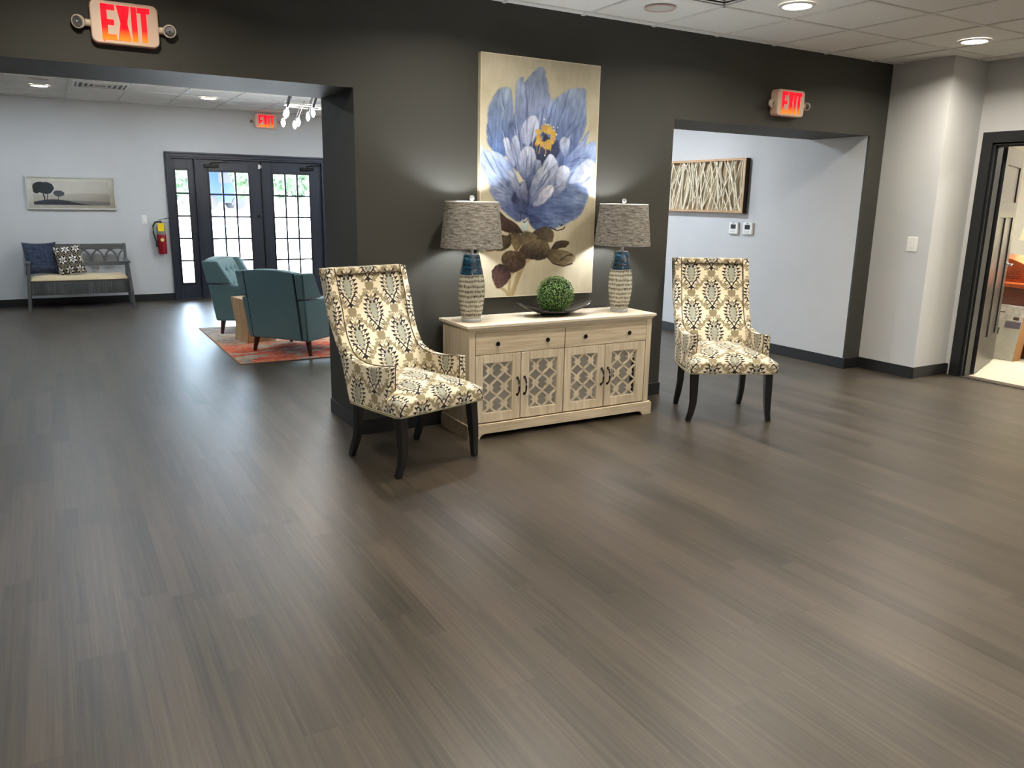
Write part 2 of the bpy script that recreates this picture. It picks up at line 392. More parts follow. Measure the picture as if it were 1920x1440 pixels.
def glazed(name, x0, x1, z0, z1, gx0, gx1, gz0, gz1, nx, ny, y=None):
    y = FY+.02 if y is None else y
    m = MB().box(x0, gx0, y, y+.045, z0, z1).box(gx1, x1, y, y+.045, z0, z1).box(gx0, gx1, y, y+.045, z0, gz0).box(gx0, gx1, y, y+.045, gz1, z1)
    root = struct(name, m, M['black_navy'], bevel=.002)
    b = MB(); w = .02
    b.box(gx0-w, gx0+.004, y-.012, y, gz0-w, gz1+w).box(gx1-.004, gx1+w, y-.012, y, gz0-w, gz1+w).box(gx0, gx1, y-.012, y, gz1-.004, gz1+w).box(gx0, gx1, y-.012, y, gz0-w, gz0+.004)
    b.build('glazing_bead', M['black_trim'], root, bevel=.003)
    g = MB(); hw = .013
    for i in range(1, nx): x = gx0+(gx1-gx0)*i/nx; g.box(x-hw, x+hw, y+.005, y+.03, gz0, gz1)
    for j in range(1, ny): z = gz0+(gz1-gz0)*j/ny; g.box(gx0, gx1, y+.004, y+.031, z-hw, z+hw)
    g.build('glazing_bars', M['black_navy'], root)
    MB().box(gx0, gx1, y+.016, y+.019, gz0, gz1).build('glass', M['glass'], root, smooth=False)
    return root
ZT = DZ-.09
glazed('window_1', DX0+.10, 1.893, .02, ZT, 1.639, 1.803, .24, 1.835, 1, 5)
glazed('window_2', 3.765, DX1-.10, .02, ZT, 3.83, 4.0, .24, 1.835, 1, 5)
d1 = glazed('door_1', 1.937, 2.826, .02, ZT, 2.095, 2.645, .235, 1.825, 3, 5)
d2 = glazed('door_2', 2.832, 3.733, .02, ZT, 3.004, 3.550, .228, 1.820, 3, 5)
def closer(root, x0, s):
    y = FY+.02
    MB().box(x0, x0+.20, y-.045, y, 1.885, 1.925).build('door_closer', M['black_metal'], root, bevel=.006)
    MB().tube([(x0+.10*(1)+.0, y-.03, 1.925), (x0+.10, y-.03, 1.945)], .008, 8).tube([(x0+.10, y-.03, 1.945), (x0+.15, y-.06, 1.955), (x0+.33, y-.03, 1.965)], .007, 6).build('closer_arm', M['black_metal'], root)
closer(d1, 2.03, 1); closer(d2, 3.42, 1)
MB().box(2.79, 2.818, FY-.01, FY+.02, 1.885, 1.95).box(2.825, 2.84, FY-.005, FY+.02, 1.90, 1.94).build('alarm_contact', M['white_plastic'], d1, bevel=.003)
MB().lathe([(.0, .0), (.022, .0), (.02, .012), (.0, .012)], (2.77, FY+.02, 1.20), 16, 'y').box(2.765, 2.80, FY-.02, FY+.01, 1.19, 1.20).build('thumb_turn', M['black_metal'], d1)
MB().box(2.835, 2.85, FY-.0, FY+.02, .03, ZT-.01).box(2.80, 2.86, FY+.066, FY+.08, .02, ZT).build('astragal', M['black_trim'], d2)

# ---------------- office door
dt = MB()
y0, y1, zt = 3.04, 4.02, 2.05
for xa, xb in ((XD-.018, XD), (XD+.13, XD+.148)):
    dt.box(xa, xb, y1, y1+.09, 0, zt+.09).box(xa, xb, y0-.09, y0, 0, zt+.09).box(xa, xb, y0, y1, zt, zt+.09)
dt.box(XD, XD+.13, y1-.02, y1+.0, 0, zt).box(XD, XD+.13, y0, y0+.02, 0, zt).box(XD, XD+.13, y0, y1, zt-.02, zt)
dt.box(XD+.03, XD+.07, y1-.033, y1-.02, 0, zt-.02).box(XD+.03, XD+.07, y0+.02, y0+.033, 0, zt-.02).box(XD+.03, XD+.07, y0, y1, zt-.033, zt-.02)
struct('trim_4', dt, M['black_trim'], smooth=False)
struct('trim_5', MB().box(XD-.02, XD+.03, 3.05, 4.01, 0, .006), plain('dark transition strip', (52, 48, 44), .4), smooth=False)
od = bpy.data.objects.new('door_3', None); COL.objects.link(od); od['kind'] = 'structure'
od.location = (XD+.175, 4.035, 0); od.rotation_euler = (0, 0, R(20))
LW = .97
t = NT('dark bronze enamel'); t.set(col=lin((66, 63, 58)), rough=.33, spec=.5); M['door_face'] = t.m
lf = MB(); zb, ztp = .008, 2.03; th = .044; st = .13
lf.box(0, st, -th, 0, zb, ztp).box(LW-st, LW, -th, 0, zb, ztp).box(st, LW-st, -th, 0, zb, .30).box(st, LW-st, -th, 0, ztp-.15, ztp).box(st, LW-st, -th, 0, 1.42, 1.56)
lf.box((LW-.10)/2, (LW+.10)/2, -th, 0, .30, 1.42)
lf.box(st, LW-st, -th+.014, -.014, .28, ztp-.14)
lf.build('leaf', M['door_face'], od, bevel=.003)
MB().box(-.003, 0, -th-.001, .001, zb, ztp).build('hinge_edge', M['black_trim'], od, smooth=False)
for z in (.22, 1.08, 1.80):
    MB().lathe([(.0, 0), (.008, 0), (.008, .10), (0, .10)], (-.014, .004, z-.05), 10).box(-.04, 0.0, -.004, .0, z-.045, z+.045).build('hinge', M['black_metal'], od)
h = MB().lathe([(0, 0), (.03, 0), (.03, .01), (.012, .014), (.012, .05), (0, .05)], (LW-.07, -th, .97), 16, 'y').tube([(LW-.07, -th-.045, .97), (LW-.10, -th-.05, .97), (LW-.19, -th-.05, .965)], [.010, .010, .007], 10)
h.lathe([(0, 0), (.03, 0), (.03, -.01), (.012, -.014), (.012, -.05), (0, -.05)], (LW-.07, 0, .97), 16, 'y')
h.build('door_handle', M['chrome'], od)

# ================================================================ LIGHT FIXTURES
def ceiling_light(x, y, z, E, c, label, group):
    t_ = empty('ceiling_light', (x, y, z), 0, label, 'light', group)
    MB().lathe([(.088, -.001), (.112, -.001), (.112, -.008), (.100, -.012), (.088, -.010), (.088, -.001)], n=40, cap=False).build('trim_ring', M['white_plastic'], t_)
    MB().lathe([(0.0, -.002), (.088, -.002), (.088, -.007), (0.0, -.007)], n=40).build('diffuser', M['lens'], t_)
    L = bpy.data.lights.new('lamp_light', 'AREA'); L.shape = 'DISK'; L.size = .17; L.energy = E; L.color = c
    try: L.spread = R(156) if y < 5 else R(180)
    except Exception: pass
    o = link(bpy.data.objects.new('lamp_light', L), t_); o.location = (0, 0, -.014)
    return t_
for iy, y in enumerate((3.73, 1.3, -1.15)):
    for ix, x in enumerate((.34, 2.27, 4.20, 6.13)):
        side = ('above the left opening', 'above the sideboard lamps', 'beside the air vent', 'nearest the right corner')[ix]
        lb = ('lit round downlight in the near ceiling ' + side) if iy == 0 else 'round downlight %s the viewer, aligned with the one %s' % (('above', 'behind')[iy-1], side)
        ceiling_light(x, y, ZC, E_NEAR, C_NEAR, lb, 'recessed downlights of the near room')
for x, y, lb in ((.08, 10.99, 'lit round downlight in the far ceiling left of the air vent'), (1.92, 11.0, 'lit round downlight in the far ceiling above the glazed doors'),
                 (3.76, 11.0, 'round downlight in the far ceiling hidden behind the dark wall'), (-1.76, 11.0, 'round downlight in the far ceiling beyond the left edge'),
                 (.08, 7.6, 'round downlight in the far ceiling hidden above the header'), (5.0, 6.9, 'round downlight in the hallway ceiling hidden above the header'), (5.0, 9.4, 'round downlight deeper in the hallway ceiling hidden above the header'), (-1.76, 7.6, 'round downlight in the far ceiling beyond the left edge, nearer one')):
    ceiling_light(x, y, 2.69, E_HALL if x > 4.5 else E_FAR, C_FAR, lb, 'recessed downlights of the far room')
ol = bpy.data.objects.new('office_troffer_light', bpy.data.lights.new('office_troffer_light', 'AREA')); COL.objects.link(ol)
ol.data.shape = 'RECTANGLE'; ol.data.size = 1.2; ol.data.size_y = .6; ol.data.energy = E_OFF; ol.data.color = (1, .95, .86); ol.location = (8.9, 3.3, 2.69)
tag(MB().box(8.28, 9.52, 2.98, 3.62, 2.695, 2.72).build('ceiling_panel_light', M['lens'], bevel=.004), 'rectangular light panel in the side office ceiling', 'light')

def vent(x0, x1, y0, y1, z, label):
    v = empty('ceiling_vent', ((x0+x1)/2, (y0+y1)/2, z), 0, label, 'vent'); a = (x1-x0)/2-.015; b = (y1-y0)/2-.015
    m = MB(); m.box(-a, a, -b, -b+.03, -.008, 0).box(-a, a, b-.03, b, -.008, 0).box(-a, -a+.03, -b, b, -.008, 0).box(a-.03, a, -b, b, -.008, 0); m.build('frame', M['white_plastic'], v, bevel=.002)
    MB().box(-a+.02, a-.02, -b+.02, b-.02, -.001, 0.003).build('duct_backing', plain('dark duct', (26, 26, 32), .5), v, smooth=False)
    s = MB()
    for k in range(4):
        q = .05+.055*k
        if q < min(a, b)-.03:
            for (xx0, xx1, yy0, yy1) in ((-a+q, a-q, -b+q, -b+q+.022), (-a+q, a-q, b-q-.022, b-q), (-a+q, -a+q+.022, -b+q, b-q), (a-q-.022, a-q, -b+q, b-q)):
                if xx1 > xx0 and yy1 > yy0: s.box(xx0, xx1, yy0, yy1, -.007, -.004)
    s.build('louvre', M['tgrid'], v, bevel=.001)
vent(3.258, 3.868, 3.41, 4.02, ZC-.001, 'square air vent with dark slots at the top edge of the near ceiling')
vent(.375, .985, 10.25, 10.86, 2.688, 'square air vent between the downlights in the far ceiling')
sp = empty('ceiling_speaker', (3.54, 4.26, ZC), 0, 'faint round speaker cover flush in the near ceiling beside the vent', 'speaker')
MB().lathe([(0, -.001), (.085, -.001), (.085, -.006), (0, -.006)], n=40).build('grille', plain('perforated white', (205, 202, 196), .7, var=.1, sc=400), sp)
MB().lathe([(.085, 0), (.1, 0), (.1, -.009), (.092, -.011), (.085, -.008), (.085, 0)], n=40, cap=False).build('rim', plain('pinkish rim', (206, 186, 176), .5), sp)
sp2 = dup(sp, (.075, 10.33, 2.69), 0, 'faint round speaker cover in the far ceiling in front of the left downlight')

# ================================================================ EXIT SIGNS
t = NT('lit red letters'); sx = t.n('ShaderNodeSeparateXYZ'); t.lk(t.coord(), sx.inputs[0])
rc = t.ramp(t.math('ADD', t.math('MULTIPLY', sx.outputs[2], 4.5), .5), [(.12, (1.0, .30, .02)), (.38, (1, .012, .02)), (1, (1, .008, .025))])
t.set(col=(.12, .002, .002), ecol=rc, est=1.3, rough=.6, spec=.1); M['exit_red'] = t.m
t = NT('sign face'); t.set(col=lin((222, 196, 172)), rough=.4, ecol=(1, .10, .07), est=.03); M['sign_face'] = t.m
def exit_letters(w, h, y):
    m = MB(); b = .24*w; x = 0
    def bar(x0, x1, z0, z1): m.box(x0, x1, y-.004, y, z0, z1)
    h = .082; b = .026
    bar(-.106, -.106+b, -h, h); bar(-.106, -.044, h-b, h); bar(-.106, -.050, -b/2, b/2); bar(-.106, -.042, -h, -h+b)
    for s in (1, -1):   # X
        m.prism([(-.036, s*h), (-.004, s*h), (.024, -s*h), (-.008, -s*h)], y-.004, y-.0005*(s+1))
    bar(.029, .029+b, -h, h)
    bar(.074, .074+b, -h, h); bar(.058, .116, h-b, h)
    return m
def exit_sign(loc, label, tw=(0, 0), d=.05):
    s = empty('exit_sign', loc, 0, label, 'exit sign', 'illuminated exit signs')
    W2, H2 = .155, .10; pts = []
    for cx, cz, a0 in ((W2-.03, H2-.03, 0), (-W2+.03, H2-.03, 90), (-W2+.03, -H2+.03, 180), (W2-.03, -H2+.03, 270)):
        for k in range(6): a = R(a0+18*k); pts.append((cx+.03*math.cos(a), cz+.03*math.sin(a)))
    MB().prism(pts, -d, 0).build('housing', M['sign_face'], s, bevel=.006, segs=3)
    exit_letters(.062, .078, -d-.0005).build('exit_lettering', M['exit_red'], s, bevel=.0015)
    MB().sphere((-.10, -d-.0, -H2+.012), .004, 8, 6).build('indicator_lamp', emis('red pilot', (255, 60, 50), 4), s)
    for i, sgn in enumerate((-1, 1)):
        MB().tube([(sgn*.15, -d*.5, -.01), (sgn*.19, -d*.6, -.01)], .017, 10).build('lamp_arm', M['cream_plastic'], s)
        hd = bpy.data.objects.new('lamp_head', MB().lathe([(0, -.018), (.020, -.016), (.031, .0), (.033, .012), (.030, .016), (0, .016)], n=24, axis='y').build('tmp_head', M['cream_plastic']).data)
        bpy.data.objects.remove(bpy.data.objects['tmp_head']); link(hd, s); hd.location = (sgn*.205, -d*.75, -.01); hd.rotation_euler = (R(12), 0, R(tw[i]))
        hd.data.name = 'lamp_head'
        MB().lathe([(0, .016), (.026, .016), (.022, .020), (0, .021)], n=20, axis='y').sphere((0, -.021, 0), .006, 8, 6).build('lamp_lens', M['chrome'], hd)
    return s
exit_sign((.440, YW, 2.330), 'large lit red exit sign on the dark header above the left opening', (-30, 5))
exit_sign((5.265, YW, 2.298), 'lit red exit sign above the right opening, beside the hallway', (30, -62), .075)
exit_sign((2.93, YF, 2.567), 'small lit red exit sign on the far wall above the glazed doors', (0, 0))

# ================================================================ CHANDELIER (bulbs on slanted rods, far room)
ch = empty('chandelier', (2.57, 8.3, 2.69), 0, 'chrome chandelier with bright bare bulbs near the dark wall edge in the far room', 'chandelier')
MB().lathe([(0, 0), (.07, 0), (.07, -.02), (.02, -.03), (.008, -.04), (.008, -.30), (0, -.30)], n=24).build('canopy_stem', M['chrome'], ch)
rg = MB(); a_, b_ = .40, .22
rg.tube([(a_*math.cos(q*PI/16), b_*math.sin(q*PI/16), -.30) for q in range(33)], .005, 8, cap=False).tube([(-a_, 0, -.30), (a_, 0, -.30)], .008, 8).tube([(0, -b_, -.30), (0, b_, -.30)], .008, 8)
rg.build('ring', plain('brushed nickel', (150, 150, 152), .45, .6), ch)
M['bulb'] = emis('glowing bulb', (255, 250, 240), 200)
M['gunmetal'] = plain('gunmetal', (70, 72, 78), .3, .8)
for k in range(15):
    a = 2*PI*k/15+.12; x, y = a_*math.cos(a), b_*math.sin(a); up = .16 if k % 2 == 0 else .03; dz = -.38-(.09 if k % 2 else 0)
    MB().tube([(x+.05, y, -.30+up), (x-.015, y, dz+.045)], .012 if k % 2 == 0 else .004, 8).build('rod', M['gunmetal'], ch)
    MB().lathe([(0, -.044), (.009, -.035), (.020, -.014), (.021, .0), (.015, .018), (.010, .035), (0, .035)], (x-.02, y, dz), 14).build('bulb', M['bulb'], ch)

# ================================================================ SIDEBOARD
sb = empty('sideboard', (2.93, 4.49, 0), 0, 'washed oak sideboard with mirrored lattice doors against the dark wall', 'sideboard')
OX, OY = 2.93, 4.49
def L(x0, x1, y0, y1, z0, z1, m=None): return (m or MB()).box(x0-OX, x1-OX, y0-OY, y1-OY, z0, z1)
FX0, FX1, FYF, FYB = 2.20, 3.66, 4.30, 4.685
m = MB(); L(FX0, FX0+.02, FYF+.02, FYB, .09, .70, m); L(FX1-.02, FX1, FYF+.02, FYB, .09, .70, m); L(FX0, FX1, FYB-.015, FYB, .09, .70, m)
L(FX0+.02, FX1-.02, FYF+.035, FYB-.015, .09, .115, m); L(FX0+.02, FX1-.02, FYF+.04, FYB-.015, .53, .55, m); L(2.90, 2.925, FYF+.035, FYB-.015, .11, .54, m)
m.build('carcass', M['oak_v'], sb, bevel=.0015)
L(FX0, 2.243, FYF, FYF+.022, .09, .70).build('front_stile', M['oak_v'], sb, bevel=.0015); L(3.615, FX1, FYF, FYF+.022, .09, .70).build('front_stile', M['oak_v'], sb, bevel=.0015)
m = MB(); L(2.243, 3.615, FYF+.001, FYF+.021, .684, .70, m); m.build('top_rail', M['oak_h'], sb)
m = MB(); m.hexa([(p[0]-OX, p[1]-OY, p[2]) for p in ((FX0-.002, FYF-.004, .70), (FX1+.002, FYF-.004, .70), (FX1+.002, FYB, .70), (FX0-.002, FYB, .70), (2.184, 4.288, .718), (3.677, 4.288, .718), (3.677, 4.697, .718), (2.184, 4.697, .718))])
L(2.178, 3.684, 4.282, 4.70, .718, .736, m); m.build('top_board', M['oak_top'], sb, bevel=.002)
# plinth with shaped feet
m = MB(); zf = [(-.745, 0), (-.665, 0), (-.66, .012), (-.648, .026), (-.62, .032), (.62, .032), (.648, .026), (.66, .012), (.665, 0), (.745, 0), (.745, .088), (.737, .096), (-.737, .096), (-.745, .088)]
m.prism(zf, 4.272-OY, 4.290-OY); L(2.185, 2.203, 4.29, 4.69, 0, .096, m); L(3.657, 3.675, 4.29, 4.69, 0, .096, m)
L(2.20, 3.66, 4.29, 4.68, .07, .09, m)
m.build('plinth', M['oak_h'], sb, bevel=.0025)
def knob(x, z, parent): MB().lathe([(0, 0), (.006, 0), (.006, .006), (.014, .009), (.0155, .014), (.013, .018), (0, .020)], (x-OX, FYF-OY, z), 18, 'y').build('knob', M['black_metal'], parent)
for (x0, x1, ks) in ((2.246, 2.917, (2.40, 2.775)), (2.921, 3.612, (3.078, 3.453))):
    d = L(x0+.0015, x1-.0015, FYF+.0, FYF+.02, .546, .682).build('drawer', M['oak_h'], sb, bevel=.002)
    for k in ks: knob(k, .611, d)
def handle(x, z0, z1, parent):
    yy = FYF-OY; xx = x-OX
    MB().tube([(xx, yy-.004, z1), (xx, yy-.018, z1-.012), (xx, yy-.026, z1-.035), (xx, yy-.027, (z0+z1)/2), (xx, yy-.024, z0+.025), (xx, yy-.012, z0+.008), (xx, yy-.003, z0)], [.006, .006, .005, .0062, .005, .005, .006], 10)\
        .lathe([(0, 0), (.010, 0), (.009, .004), (0, .006)], (xx, yy, z1), 12, 'y').lathe([(0, 0), (.010, 0), (.009, .004), (0, .006)], (xx, yy, z0), 12, 'y').build('handle', M['black_metal'], parent)
def fret(x0, x1, z0, z1, parent):
    m = MB(); p = (x1-x0)/2; P = .113; zc = (z0+z1)/2; y0_, y1_ = FYF+.006-OY, FYF+.011-OY; hw = .0058
    N = 66; zs = [z0+(z1-z0)*i/N for i in range(N+1)]
    for c in (x0, x0+p, x1):
        for s in (-1, 1):
            prev = None
            for z in zs:
                q = abs(math.cos(PI*(z-zc)/P)); x = c+s*(p/2)*(q**1.25)
                x_ = min(max(x, x0), x1)
                if prev is not None:
                    (px_, pz) = prev
                    dx, dz = x_-px_, z-pz; l = math.hypot(dx, dz); nx_, nz_ = -dz/l*hw, dx/l*hw
                    if not (x_ in (x0, x1) and px_ in (x0, x1)):
                        m.prism([(px_-nx_-OX, pz-nz_), (x_-nx_-OX, z-nz_), (x_+nx_-OX, z+nz_), (px_+nx_-OX, pz+nz_)], y0_, y1_)
                prev = (x_, z)
    k0 = int((z0-zc)/P)-2
    for k in range(k0, -k0+1):
        for c in (x0+p/2, x1-p/2):
            z = zc+k*P
            if z0+.008 < z < z1-.008:
                m.prism([(c-.032-OX, z), (c-OX, z-.017), (c+.032-OX, z), (c-OX, z+.017)], y0_-.0001, y1_)
                for dx, dz, r_ in ((.016, .014, .006), (-.016, .014, .006), (.016, -.014, .006), (-.016, -.014, .006)):
                    m.prism([(c+dx+r_*math.cos(a*PI/5)-OX, z+dz+r_*math.sin(a*PI/5)) for a in range(10)], y0_-.0002, y1_)
    return m.build('lattice', M['oak_v'], parent)
doors = ((2.246, 2.578, 2.300, 2.515, 'r'), (2.581, 2.916, 2.643, 2.862, 'l'), (2.921, 3.256, 2.977, 3.196, 'r'), (3.259, 3.612, 3.316, 3.539, 'l'))
for x0, x1, px0, px1, side in doors:
    z0, z1, q0, q1 = .100, .542, .160, .487; x0 += .0015; x1 -= .0015
    m = MB(); L(x0, px0, FYF, FYF+.02, z0, z1, m); L(px1, x1, FYF, FYF+.02, z0, z1, m); L(px0, px1, FYF, FYF+.02, z0, q0, m); L(px0, px1, FYF, FYF+.02, q1, z1, m)
    d = m.build('cabinet_door', M['oak_v'], sb, bevel=.0018)
    L(px0-.004, px1+.004, FYF+.0125, FYF+.0165, q0-.004, q1+.004).build('mirror_panel', M['mirror'], d, smooth=False)
    fret(px0, px1, q0, q1, d)
    handle(x1-.022 if side == 'r' else x0+.026, .262, .373, d)

# ================================================================ TABLE LAMPS
def glaze_mat():
    t = NT('striped ceramic glaze'); v = t.coord(); sx = t.n('ShaderNodeSeparateXYZ'); t.lk(v, sx.inputs[0]); z = sx.outputs[2]
    wob = t.noise(t.mapping(v, (30, 30, 8)), 1, 3)
    zz = t.math('ADD', z, t.math('ADD', t.math('MULTIPLY', wob, .016), t.math('MULTIPLY', t.noise(t.mapping(v, (2, 2, 26)), 1, 2), .03)))
    band = t.math('SINE', t.math('MULTIPLY', zz, 205)); drip = t.noise(t.mapping(v, (190, 190, 30)), 1, 3, .7)
    k = t.math('ADD', t.math('MULTIPLY', band, .13), drip)
    body = t.ramp(k, [(.36, lin((212, 208, 192))), (.52, lin((184, 178, 160))), (.64, lin((112, 106, 92))), (.80, lin((48, 47, 45)))])
    up = t.ramp(t.noise(t.mapping(v, (14, 14, 90)), 1, 3), [(.35, lin((8, 34, 52))), (.62, lin((22, 66, 88))), (.75, lin((90, 128, 140)))])
    f = t.math('GREATER_THAN', zz, .326)
    t.set(col=t.mix(f, body, up), rough=.16, spec=.6, coat=.4); return t.m
M['glaze'] = glaze_mat()
t = NT('slub linen shade'); v = t.coord(); a = t.noise(t.mapping(v, (22, 22, 190)), 1, 4, .7); a2 = t.noise(t.mapping(v, (200, 200, 60)), 1, 2)
cc = t.ramp(t.math('ADD', t.math('MULTIPLY', a, .8), t.math('MULTIPLY', a2, .2)), [(.38, lin((78, 76, 74))), (.62, lin((168, 162, 154)))])
t.set(col=cc, rough=.95, spec=.1); tl = t.n('ShaderNodeBsdfTranslucent'); t.lk(t.mix(.5, cc, (.45, .36, .26)), tl.inputs[0])
mx = t.n('ShaderNodeMixShader'); mx.inputs[0].default_value = .05; t.lk(t.b.outputs[0], mx.inputs[1]); t.lk(tl.outputs[0], mx.inputs[2]); t.lk(mx.outputs[0], t.t.nodes['Material Output'].inputs[0]); M['shade'] = t.m
lp = empty('table_lamp', (2.303, 4.473, .736), 0, 'ceramic table lamp with gray linen shade on the left end of the sideboard', 'lamp', 'pair of table lamps on the sideboard')
MB().lathe([(0, 0), (.062, 0), (.064, .004), (.064, .020), (.060, .026), (0, .026)], n=36).build('acrylic_base', M['clear'], lp)
prof = [(0, .026), (.058, .026), (.064, .036), (.074, .075), (.083, .14), (.086, .195), (.083, .25), (.075, .30), (.066, .345), (.056, .395), (.051, .424), (.0, .424)]
MB().lathe(prof, n=48).build('ceramic_body', M['glaze'], lp)
MB().lathe([(0, .424), (.045, .424), (.045, .430), (.012, .434), (.012, .50), (.018, .502), (.018, .56), (0, .56)], n=24).build('neck', M['chrome'], lp)
sh = MB(); sh.lathe([(.198, .468), (.168, .752), (.1655, .752), (.1955, .468), (.198, .468)], n=64, cap=False); sh.build('lamp_shade', M['shade'], lp)
MB().lathe([(.1685, .748), (.1685, .754), (.165, .754), (.165, .748), (.1685, .748)], n=64, cap=False).tube([(-.166, 0, .74), (0, 0, .745), (.166, 0, .74)], .002, 6).tube([(0, -.166, .74), (0, 0, .745), (0, .166, .74)], .002, 6).build('shade_ring', M['white_plastic'], lp)
MB().tube([(.0, 0, .56), (.045, 0, .62), (.04, 0, .70), (0, 0, .745)], .0018, 6).tube([(0, 0, .56), (-.045, 0, .62), (-.04, 0, .70), (0, 0, .745)], .0018, 6).build('harp', M['chrome'], lp)
MB().lathe([(0, .745), (.008, .748), (.006, .755), (.014, .765), (.016, .775), (.012, .787), (0, .790)], n=16).build('finial', M['clear'], lp)
MB().lathe([(0, .575), (.014, .58), (.030, .615), (.032, .64), (.022, .665), (0, .675)], n=18).build('bulb', emis('cool white bulb', (244, 250, 255), 500), lp)
dup(lp, (3.494, 4.473, .736), 0, 'ceramic table lamp with gray linen shade on the right end of the sideboard')

# ================================================================ BOWL + TOPIARY
bw = empty('oblong_bowl', (2.945, 4.475, .736), R(-4), 'black boat-shaped bowl between the lamps on the sideboard', 'bowl')
def bowl_pts(u, v, off=0):
    # u along length 0..1, v across 0..1
    s = u*2-1; x = .285*s; w = .098*np.sqrt(np.clip(1-np.abs(s)**2.6, 0, 1))+.0012
    c = (v*2-1); y = w*c; rim = .040+.062*np.abs(s)**2.2; bot = .010+.088*np.abs(s)**2.1
    z = bot+(rim-bot)*c**2*1.0
    return np.stack([x, y, z+off], -1)
bo, u, v = grid_mesh('bowl_shell', 61, 25, lambda a, b: bowl_pts(a, b), plain('black gloss glaze', (26, 25, 28), .12, var=.02), bw)
sm = bo.modifiers.new('thick', 'SOLIDIFY'); sm.thickness = .006; sm.offset = 0
MB().lathe([(0, 0), (.105, 0), (.112, .012), (.10, .016), (0, .016)], n=40).build('foot', M['black_leg'], bw)
bw.children[-1].scale = (1, .5, 1)
tb = empty('boxwood_ball', (2.945, 4.475, .752+.128), 0, 'round green artificial boxwood ball sitting in the black bowl', 'plant')
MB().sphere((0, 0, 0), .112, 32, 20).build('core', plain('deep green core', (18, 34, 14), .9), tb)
lfm = MB(); NL = 2600
for k in range(NL):
    zc_ = 1-2*(k+.5)/NL; ph = k*2.399963; rad = math.sqrt(1-zc_*zc_); n = Vector((rad*math.cos(ph), rad*math.sin(ph), zc_))
    a = n.orthogonal().normalized(); a.rotate(Matrix.Rotation(random.random()*6.28, 3, n)); b = n.cross(a)
    r_ = random.uniform(.112, .127); c = n*r_; l = random.uniform(.011, .016); w_ = l*.30; tilt = random.uniform(-.1, .65)
    d = (a*math.cos(tilt)+n*math.sin(tilt)).normalized(); nn = d.cross(b).normalized()*.0012
    lfm.add([c, c+d*l*.5+b*w_+nn, c+d*l, c+d*l*.5-b*w_+nn, ], [(0, 1, 2, 3)])
t = NT('boxwood leaf'); oi = t.noise(t.coord(), 110, 2)
t.set(col=t.ramp(oi, [(.36, lin((16, 44, 12))), (.5, lin((58, 100, 34))), (.62, lin((142, 180, 86)))]), rough=.3, spec=.6); t.b.inputs['Subsurface Weight'].default_value = 0
lo = lfm.build('leaves', t.m, tb, smooth=False); lo['kind'] = 'stuff'

